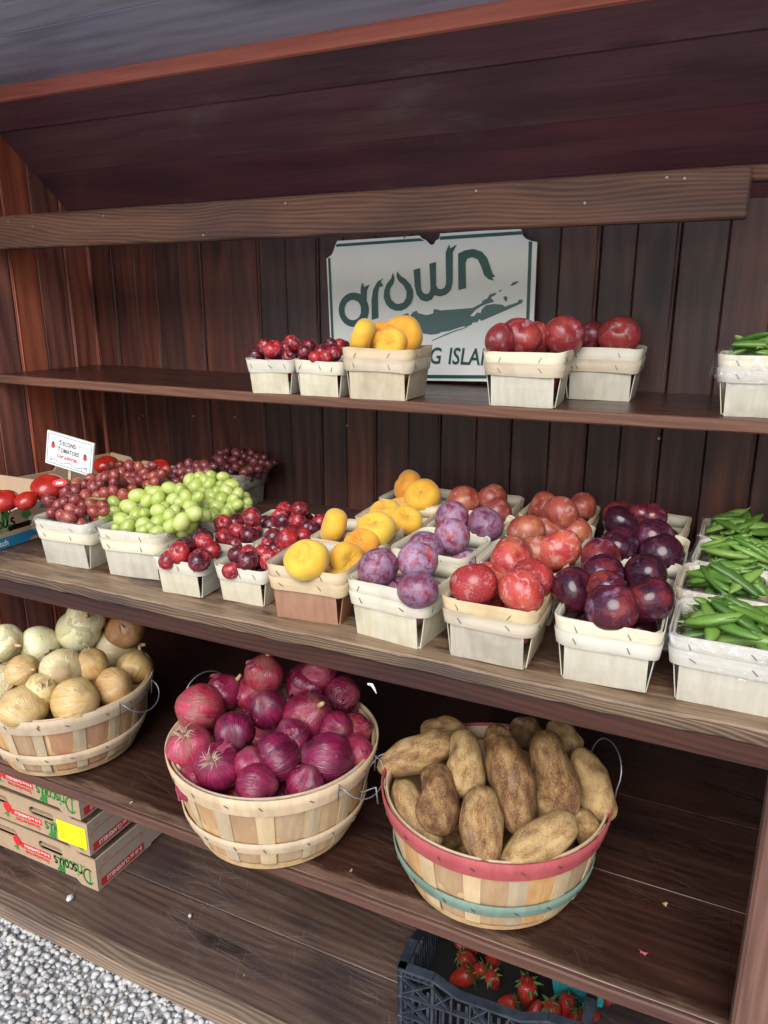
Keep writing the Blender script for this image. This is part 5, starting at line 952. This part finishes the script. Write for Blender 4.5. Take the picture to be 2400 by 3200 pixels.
onions(RBO, [(300, 435, 372, 'r', D3(-.8, .3, .2)), (555, 605, 302, 'r', D3(.2, -.3, .9)), (800, 445, 290, 'r', D3(-.3, .9, .3)), (1095, 490, 372, 'r', D3(.5, .7, .5), 'n'), (225, 745, 362, 'r', D3(.1, -.95, -.3), 'r'), (430, 862, 366, 'r', D3(.1, -.75, -.65), 'r'), (715, 1000, 330, 'r', D3(.9, .1, .2)), (875, 795, 355, 'r', D3(.6, .2, -.4)), (1240, 810, 386, 'r', D3(-.9, .2, .1)),
    (770, 185, 290, 'r', D3(.2, .9, 0)), (680, 318, 285, 'r', D3(-.5, .6, 0)), (1090, 262, 335, 'r', D3(-.3, -.9, 0), 'r'), (1350, 335, 290, 'r', D3(.6, .2, .3)), (1430, 610, 255, 'r', D3(0, -.4, -.8)), (1300, 590, 200, 'r', D3(.3, .3, .6)), (1075, 1000, 270, 'r', D3(.2, .8, 0)), (478, 310, 240, 'r', D3(.6, .6, 0), 'n'), (680, 850, 220, 'r'), (1440, 770, 220, 'r'), (250, 985, 200, 'r'), (1180, 180, 230, 'r'), (980, 650, 200, 'r')],
    CO, 'in the red onion basket', red, 'r', -0.022, 0.075, 5)
wht = {'w': 'pale yellow onion', 'b': 'brown skinned onion', 't': 'golden skinned onion'}
onions(RBW, [(780, 290, 436, 'w', D3(.1, .95, .3), 'n'), (1165, 465, 456, 'w', D3(.95, .2, .15), 'n'), (625, 680, 432, 'w', D3(.35, .25, .85)), (400, 445, 425, 'w', D3(-.7, -.4, .3)), (45, 410, 370, 'w', D3(.8, .1, .5), 'n'), (10, 830, 400, 'w', D3(.75, -.2, .6), 'r'), (240, 1060, 470, 't', D3(.5, -.2, .5)), (750, 1000, 480, 't', D3(.9, .2, .2), ''), (1130, 850, 380, 't', D3(.7, .4, .4)), (905, 640, 330, 't'), (410, 890, 340, 't'), (225, 700, 280, 't', D3(.6, .3, .4), 'n'), (1250, 290, 400, 'b'), (1340, 660, 300, 't'), (850, 170, 400, 'w'), (-300, 560, 420, 'w'), (-280, 900, 430, 'w'), (-80, 1120, 380, 'b')],
    CW, 'in the yellow onion basket', wht, 'w', -0.012, 0.085, 6)
# a dark floor of onions deep in each basket, so nothing shows through
for B, kind, lab in ((RBO, 'r', 'red onion deep under the others in the red onion basket'), (RBW, 'b', 'brown onion deep under the others in the yellow onion basket')):
    for k in range(9):
        a = k * 2 * math.pi / 8; q = 0.0 if k == 8 else 0.105; tag(link('onion', onion_mesh(kind, k), None, (B['cx'] + q * math.cos(a), B['cy'] + q * math.sin(a), B['rim'] - 0.078), (k, k * 2, 0), (0.042,) * 3), lab, 'onion', 'onions deep in the ' + ('red' if kind == 'r' else 'yellow') + ' onion basket')

# ------------------------------------------------------------------ potatoes
def potato_mat():
    t = NT('russet potato skin'); c = t.coords('Object', True); n = t.noise(c, 2.2, 5, 0.62); n2 = t.noise(c, 26, 4, 0.7); v = t.n('TexVoronoi', {'Vector': c, 'Scale': 16.0}).outputs[0]
    k = t.math('ADD', t.math('ADD', t.math('MULTIPLY', n, 0.5), t.math('MULTIPLY', n2, 0.5)), t.math('MULTIPLY', t.math('SUBTRACT', t.rnd(), 0.5), 0.12))
    col = t.ramp(k, [(0.38, (0.10, 0.042, 0.018)), (0.455, (0.23, 0.115, 0.046)), (0.53, (0.38, 0.225, 0.09)), (0.61, (0.53, 0.365, 0.16))])
    col = t.mix(t.math('MULTIPLY', t.math('MULTIPLY', t.step(v, 0.16, 0.06), t.step(n, 0.42, 0.55)), 0.7), col, (0.10, 0.05, 0.02)); dust = t.noise(c, 1.4, 3); col = t.mix(t.math('MULTIPLY', t.step(dust, 0.55, 0.75), 0.3), col, (0.42, 0.33, 0.22))
    t.set(color=col, rough=0.62, spec=0.3); t.bump(t.math('ADD', t.math('MULTIPLY', n2, 0.6), n), 0.4, 0.03); return t.m
POT = potato_mat()
def potato_shape(seed):
    r = random.Random(seed); A = [(r.uniform(0.02, 0.07), r.uniform(1, 3.2), r.uniform(0, 6.28), r.randint(1, 3)) for _ in range(5)]; bend = r.uniform(-.12, .12); taper = r.uniform(-.12, .12)
    eyes = [(r.uniform(0.4, 2.7), r.uniform(0, 6.28)) for _ in range(9)]
    def f(th, ph):
        s, c = math.sin(th), math.cos(th); s = s ** 0.78 if s > 0 else 0; rad = 1 + sum(a * math.sin(w * c * 2 + p) * math.cos(m * ph + p) for a, w, p, m in A) + taper * c
        for te, pe in eyes:
            d = math.hypot(th - te, min(abs(ph - pe), 6.283 - abs(ph - pe)) * math.sin(te)); rad -= 0.05 * math.exp(-(d / 0.14) ** 2)
        return (s * rad * math.cos(ph) + bend * (1 - c * c) * 1.5, s * rad * math.sin(ph) * 0.92, c)
    return sphere_pts(26, 26, f)
PMESH = [closed(potato_shape(k), 'potato', POT) for k in range(7)]
def potato(px1, px2, w, i, B, base, bulge, label):
    s = 1 / 1.327; mid = ((px1[0] + px2[0]) / 2, (px1[1] + px2[1]) / 2)
    pm = heap_hit(CP(*mid), B, base, bulge, True, 1.0); nrm = np.array((0.0, -0.42, 0.9)) + 0.5 * np.array((pm[0] - B['cx'], pm[1] - B['cy'], 0)) / B['half']
    def hit(a): d_ = ray(*CP(*a)); return d_ * (np.dot(pm - (0, 0, CAMZ), nrm) / np.dot(d_, nrm)) + (0, 0, CAMZ)
    p1, p2 = hit(px1), hit(px2); rad = w * s * depth(pm) / FPX / 2 * 1.04; d = Vector(p2 - p1); L = d.length / 2 * 1.06; L = min(max(L, rad * 1.15), rad * 2.3); c = (p1 + p2) / 2
    rot = (d.to_track_quat('Z', 'Y') @ Euler((0, 0, i * 1.3)).to_quaternion()).to_euler(); return tag(link('potato', PMESH[i % 7], None, c, rot, (rad, rad, L)), label, 'potato', 'russet potatoes in the red rimmed basket')
PT = [((52, 330), (345, 232), 158, 'dark russet potato at the upper left of the potato basket'), ((180, 178), (455, 172), 95, 'russet potato at the back rim of the potato basket'), ((400, 185), (410, 442), 156, 'short golden potato in the upper middle of the potato basket'), ((530, 165), (560, 270), 120, 'potato tucked behind the longest potato'), ((555, 215), (640, 602), 196, 'longest potato standing in the middle of the basket'), ((730, 190), (830, 525), 175, 'long brown potato second from the right'), ((872, 262), (985, 545), 170, 'long potato hanging over the right rim'), ((288, 322), (305, 602), 165, 'upright golden potato at the left of the basket'), ((470, 415), (492, 742), 182, 'upright potato nearest the front rim'), ((565, 735), (850, 545), 172, 'yellow speckled potato slanting along the front rim'), ((130, 395), (270, 690), 150, 'dull tan potato against the left inner rim'), ((610, 160), (720, 235), 135, 'dark potato at the back of the potato basket'), ((840, 510), (945, 640), 125, 'small pale potato by the right inner rim'), ((700, 430), (790, 560), 130, 'shaded potato between the two longest ones'), ((760, 150), (860, 260), 120, 'dark potato at the back right of the basket')]
for i, (a, b, w, l) in enumerate(PT): potato(a, b, w, i, RBP, -0.028 if i > 9 else 0.0, 0.05 if i > 9 else 0.065, l)
for k in range(11):
    a = k * 2 * math.pi / 8; q = 0.04 if k > 7 else 0.100; tag(link('potato', PMESH[k % 7], None, (RBP['cx'] + q * math.cos(a), RBP['cy'] + q * math.sin(a), RBP['rim'] - 0.088), (1.5, 0.3 * k, a + 1.2), (0.036, 0.036, 0.062)), 'russet potato deep under the others in the potato basket', 'potato', 'potatoes deep in the basket')

# ------------------------------------------------------------------ black crate with strawberries
CR_M = NT('black crate plastic'); _n = CR_M.noise(CR_M.coords(), 30, 4, 0.7); CR_M.set(color=CR_M.ramp(_n, [(0.35, (0.018, 0.022, 0.030)), (0.7, (0.050, 0.060, 0.075))]), rough=0.42, spec=0.5); CR_M = CR_M.m
cr = thing('plastic_crate', 'black plastic lattice crate of strawberries on the floor', 'crate', loc=(-0.482, 1.072, Z_FLOOR + 0.0006), rot=(0, 0, R(3)))
CW_, CD_, CH_ = 0.365, 0.36, 0.27
def crate_wall(M, L, name):
    m = MB(); b = lambda x0, x1, z0, z1, y0=0.0, y1=0.010: m.add([M @ Vector((x, y, z)) for z in (z0, z1) for y in (y0, y1) for x in (x0, x1)], [(0, 2, 3, 1), (4, 5, 7, 6), (0, 1, 5, 4), (2, 6, 7, 3), (0, 4, 6, 2), (1, 3, 7, 5)])
    def bar(x0, z0, x1, z1, w=0.004, y0=0.001, y1=0.009):
        d = math.hypot(x1 - x0, z1 - z0); nx, nz = -(z1 - z0) / d * w / 2, (x1 - x0) / d * w / 2
        m.add([M @ Vector((x + sx * nx, y, z + sx * nz)) for (x, z) in ((x0, z0), (x1, z1)) for y in (y0, y1) for sx in (-1, 1)], [(0, 1, 3, 2), (4, 6, 7, 5), (0, 2, 6, 4), (1, 5, 7, 3), (0, 4, 5, 1), (2, 3, 7, 6)])
    H = CH_; c = 0.072; lowz = H - 0.022
    b(0, c, H - 0.006, H, -0.003, 0.016); b(L - c, L, H - 0.006, H, -0.003, 0.016); b(c + 0.05, L - c - 0.05, lowz - 0.006, lowz, -0.003, 0.016); bar(c, H - 0.003, c + 0.05, lowz - 0.003, 0.006, -0.003, 0.016); bar(L - c, H - 0.003, L - c - 0.05, lowz - 0.003, 0.006, -0.003, 0.016)
    for x in (0.0, c - 0.003, L - c, L - 0.005): b(x, x + 0.005, 0, H - 0.006)
    for z in (0.0, 0.05, 0.10, 0.15, 0.20): b(0, L, z, z + 0.004)
    b(0.005, c, H - 0.020, H - 0.017); b(L - c, L - 0.005, H - 0.020, H - 0.017)
    for k in range(1, 5): b(c * k / 5, c * k / 5 + 0.002, H - 0.017, H - 0.006, 0.001, 0.009)
    for z0 in (0.0, 0.05, 0.10, 0.15, 0.20):
        z1 = min(z0 + 0.05, H - 0.02)
        for xa, xb in ((0, c), (L - c, L)): bar(xa, z0, xb, z1, 0.0026); bar(xa, z1, xb, z0, 0.0026)
    n = 6
    for k in range(n):
        xa, xb = c + (L - 2 * c) * k / n, c + (L - 2 * c) * (k + 1) / n; b(xa, xa + 0.003, 0, lowz - 0.006, 0.001, 0.009); z0, z1 = 0.20, lowz - 0.008
        if k % 2 == 0: bar(xa, z0, xb, z1, 0.0026); bar(xa, z1, xb, z0, 0.0026)
        b(xa + 0.4 * (xb - xa), xa + 0.4 * (xb - xa) + 0.002, 0.15, 0.20, 0.002, 0.008); b(xa + 0.7 * (xb - xa), xa + 0.7 * (xb - xa) + 0.002, 0.0, 0.15, 0.002, 0.008)
    b(0.0, L, 0.0, H - 0.03, 0.0092, 0.0108) if name == 'x' else None
    for k in range(22): b(0.01 + (L - 0.02) * k / 22, 0.01 + (L - 0.02) * k / 22 + 0.006, 0.03, H - 0.05, 0.010, 0.012)
    o = m.build('crate_wall', CR_M, cr); recalc(o.data); return o
I4 = Matrix.Identity(4)
crate_wall(I4, CW_, 'f'); crate_wall(Matrix.Translation((0, CD_, 0)) @ Matrix.Rotation(R(-90), 4, 'Z'), CD_, 'l'); crate_wall(Matrix.Translation((CW_, CD_, 0)) @ Matrix.Rotation(R(180), 4, 'Z'), CW_, 'b'); crate_wall(Matrix.Translation((CW_, 0, 0)) @ Matrix.Rotation(R(90), 4, 'Z'), CD_, 'r')
MB().box(0.008, CW_ - 0.008, 0.008, CD_ - 0.008, 0.002, 0.006).build('crate_bottom', CR_M, cr)
def berry_mat():
    t = NT('strawberry skin'); c = t.coords('Object', True); v = t.n('TexVoronoi', {'Vector': c, 'Scale': 9.0, 'Randomness': 0.5}).outputs[0]; n = t.noise(c, 1.5, 2); col = t.ramp(n, [(0.3, (0.18, 0.008, 0.008)), (0.7, (0.34, 0.025, 0.015))])
    col = t.mix(t.math('MULTIPLY', t.step(v, 0.17, 0.10), 0.7), col, (0.55, 0.36, 0.10)); t.set(color=col, rough=0.34, spec=0.4, sss=0.1, ssss=0.02, sssr=(1, 0.2, 0.1)); t.bump(t.step(v, 0.05, 0.4), 0.6, 0.06); return t.m
BERRY = [closed(sphere_pts(22, 18, lambda th, ph, s=s: (math.sin(th) ** 0.9 * (1 - 0.50 * (1 - math.cos(th)) / 2 - 0.06 * s) * math.cos(ph) * (1 + 0.05 * math.cos(3 * ph + s)), math.sin(th) ** 0.9 * (1 - 0.50 * (1 - math.cos(th)) / 2) * math.sin(ph), math.cos(th) * (1.2 + 0.12 * s) - (0.12 * math.exp(-(math.sin(th) / 0.4) ** 2) if th < 1.57 else 0))), 'strawberry', m_) for m_ in [berry_mat()] for s in (0, 1)]
LEAF = plain('strawberry calyx', (0.055, 0.12, 0.028), 0.6)
def calyx_mesh(seed):
    r = random.Random(seed); m = MB(); m.tube([(0, 0, 1.0), (0.05, 0.02, 1.45)], 0.05, 6)
    for k in range(9):
        a = 2 * math.pi * k / 9 + r.uniform(-.2, .2); l = r.uniform(0.85, 1.25); up = r.uniform(0.0, 0.5); w = 0.17; c, s = math.cos(a), math.sin(a); P = []
        for (u, ww) in ((0.02, 0.4), (0.35, 1.0), (0.7, 0.7), (1.0, 0.05)):
            q = l * u; z = 1.02 + up * u - 0.35 * u * u; P.append([(q * c - s * w * ww, q * s + c * w * ww, z), (q * c, q * s, z - 0.04), (q * c + s * w * ww, q * s - c * w * ww, z)])
        m.grid(P)
    return m.mesh('calyx', LEAF, False)
CAL = [calyx_mesh(k) for k in range(3)]
SB = [(505, 480, 150, D3(.8, .5, .2)), (740, 510, 128, D3(-.3, .9, .2)), (990, 600, 176, D3(-.1, .95, .1)), (845, 668, 118, D3(.7, .3, .3)), (1050, 735, 122, D3(-.3, -.8, .3)), (1180, 745, 146, D3(-.3, .9, 0)), (1275, 705, 140, D3(.2, .9, -.2)), (555, 360, 130, D3(-.8, .5, 0)), (535, 265, 120, D3(.6, -.3, 0)), (730, 330, 120, D3(.2, -.8, 0)), (1455, 760, 125, D3(-.8, .4, .2)), (1425, 830, 120, D3(-.4, .8, .2)), (620, 430, 110, D3(.4, .3, .2)), (1350, 790, 110, D3(.3, .9, .1)), (1590, 640, 100, D3(.1, .9, .3)), (1130, 820, 120, D3(.3, .5, .2))]
for i, (x, y, w, ax) in enumerate(sorted(SB)):
    p = on_z(CS(x, y), Z(-1.372)); rad = w / 2.37 * depth(p) / FPX / 2 * 1.18; o = tag(link('strawberry', BERRY[i % 2], None, p, (aim(ax) @ Euler((0, 0, i)).to_quaternion()).to_euler(), (rad,) * 3), f'ripe strawberry, {ORD[i]} from the left in the black crate', 'strawberry', 'strawberries in the black crate'); link('calyx', CAL[i % 3], o)
PULP = NT('teal moulded pulp'); _n = PULP.noise(PULP.coords(), 120, 4); PULP.set(color=PULP.ramp(_n, [(0.3, (0.010, 0.17, 0.19)), (0.7, (0.018, 0.25, 0.27))]), rough=0.85); PULP.bump(_n, 0.5, 0.002); PULP = PULP.m
def pulp(label, x, y, z, yaw):
    o = thing('pulp_basket', label, 'berry box', 'teal pulp berry boxes in the crate', (x, y, z), (0, 0, R(yaw)))
    for k in range(4):
        w0, w1, h = 0.048, 0.060, 0.085; P = []
        for i, zz in enumerate((0, h * .3, h * .6, h * .92, h)):
            q = w0 + (w1 - w0) * zz / h + (0.004 if i == 4 else 0); P.append([(u * q, -q + 0.0012 * math.sin(j * 2.6), zz) for j, u in enumerate(np.linspace(-1, 1, 9))])
        MB().grid(P).build('side', PULP, o, True, rot=(0, 0, R(90 * k)))
    MB().box(-0.048, 0.048, -0.048, 0.048, 0.0, 0.002).build('base', PULP, o); return o
_p = on_z(CS(1290, 560), Z(-1.36)); pulp('teal pulp berry box standing in the black crate', _p[0] + 0.012, _p[1] + 0.055, Z(-1.397), 12)
MB().box(0.014, CW_ - 0.014, 0.014, CD_ - 0.014, 0.118, 0.122).build('shade_plate', DARKBACK, cr)  # added dark plate holding the berries, standing in for the crate's inner shade

# ------------------------------------------------------------------ pebbles and scraps
def pebble(px, z, size, label, v):
    p = on_z(px, z); m = MB().add([tuple(q) for q in STONES[v] * size], [tuple(t_) for t_ in STONE_TRI]); o = m.build('pebble', STONE_MAT, None, True, loc=(p[0], p[1], z + size * 0.42), rot=(0.1, 0.1, v)); at = o.data.attributes.new('tint', 'FLOAT', 'POINT'); at.data.foreach_set('value', np.full(len(o.data.vertices), 0.9 if v != 5 else 0.3, np.float32)); tag(o, label, 'pebble')
pebble((221, 2813), Z_FLOOR, 0.0155, 'white pebble on the floor boards in front of the cardboard trays', 2); pebble((593, 2865), Z_FLOOR, 0.0075, 'tiny grey pebble in the middle of the floor boards', 5)
_q = on_y((1170, 2135), 1.030); tag(MB().tube([(0, 0, 0), (0.008, -0.001, 0.001), (0.013, -0.002, -0.005), (0.017, -0.002, -0.013)][::-1], [0.0008, 0.002, 0.0028, 0.0022], 6).build('paper_scrap', plain('white paper scrap', (0.8, 0.8, 0.8), 0.7), None, True, loc=(_q[0] - 0.012, 1.0295, _q[2] - 0.004)), 'white paper scrap stuck under the middle shelf edge', 'paper scrap')

def skins():
    r = random.Random(4); me = [flake_mesh(k + 20, m_) for k, m_ in ((0, FL_RED), (1, FL_TAN), (2, FL_RED), (3, FL_TAN))]
    for i, (x, y, z) in enumerate([(-1.02, 1.10, Z_LOW), (-1.08, 1.16, Z_LOW), (-0.99, 1.22, Z_LOW), (-0.585, 1.07, Z_LOW), (-0.60, 1.30, Z_LOW), (-1.12, 1.05, Z_LOW), (-1.20, 1.19, Z_FLOOR), (-0.90, 1.12, Z_FLOOR), (-0.05, 1.12, Z_LOW), (-0.02, 1.25, Z_LOW)]):
        m = me[i % 4]; s = r.uniform(0.010, 0.017); c0 = np.mean([v.co[:] for v in m.vertices], axis=0); zm = min(v.co[2] for v in m.vertices)
        tag(link('onion_skin', m, None, (x - c0[0] * s, y - c0[1] * s, z + 0.001 - zm * s * 0.5), (0, 0, r.uniform(-.5, .5)), (s, s, s * 0.5)), 'small scrap of dry onion skin lying on the dark boards', 'onion skin', 'scraps of onion skin on the boards')
skins()
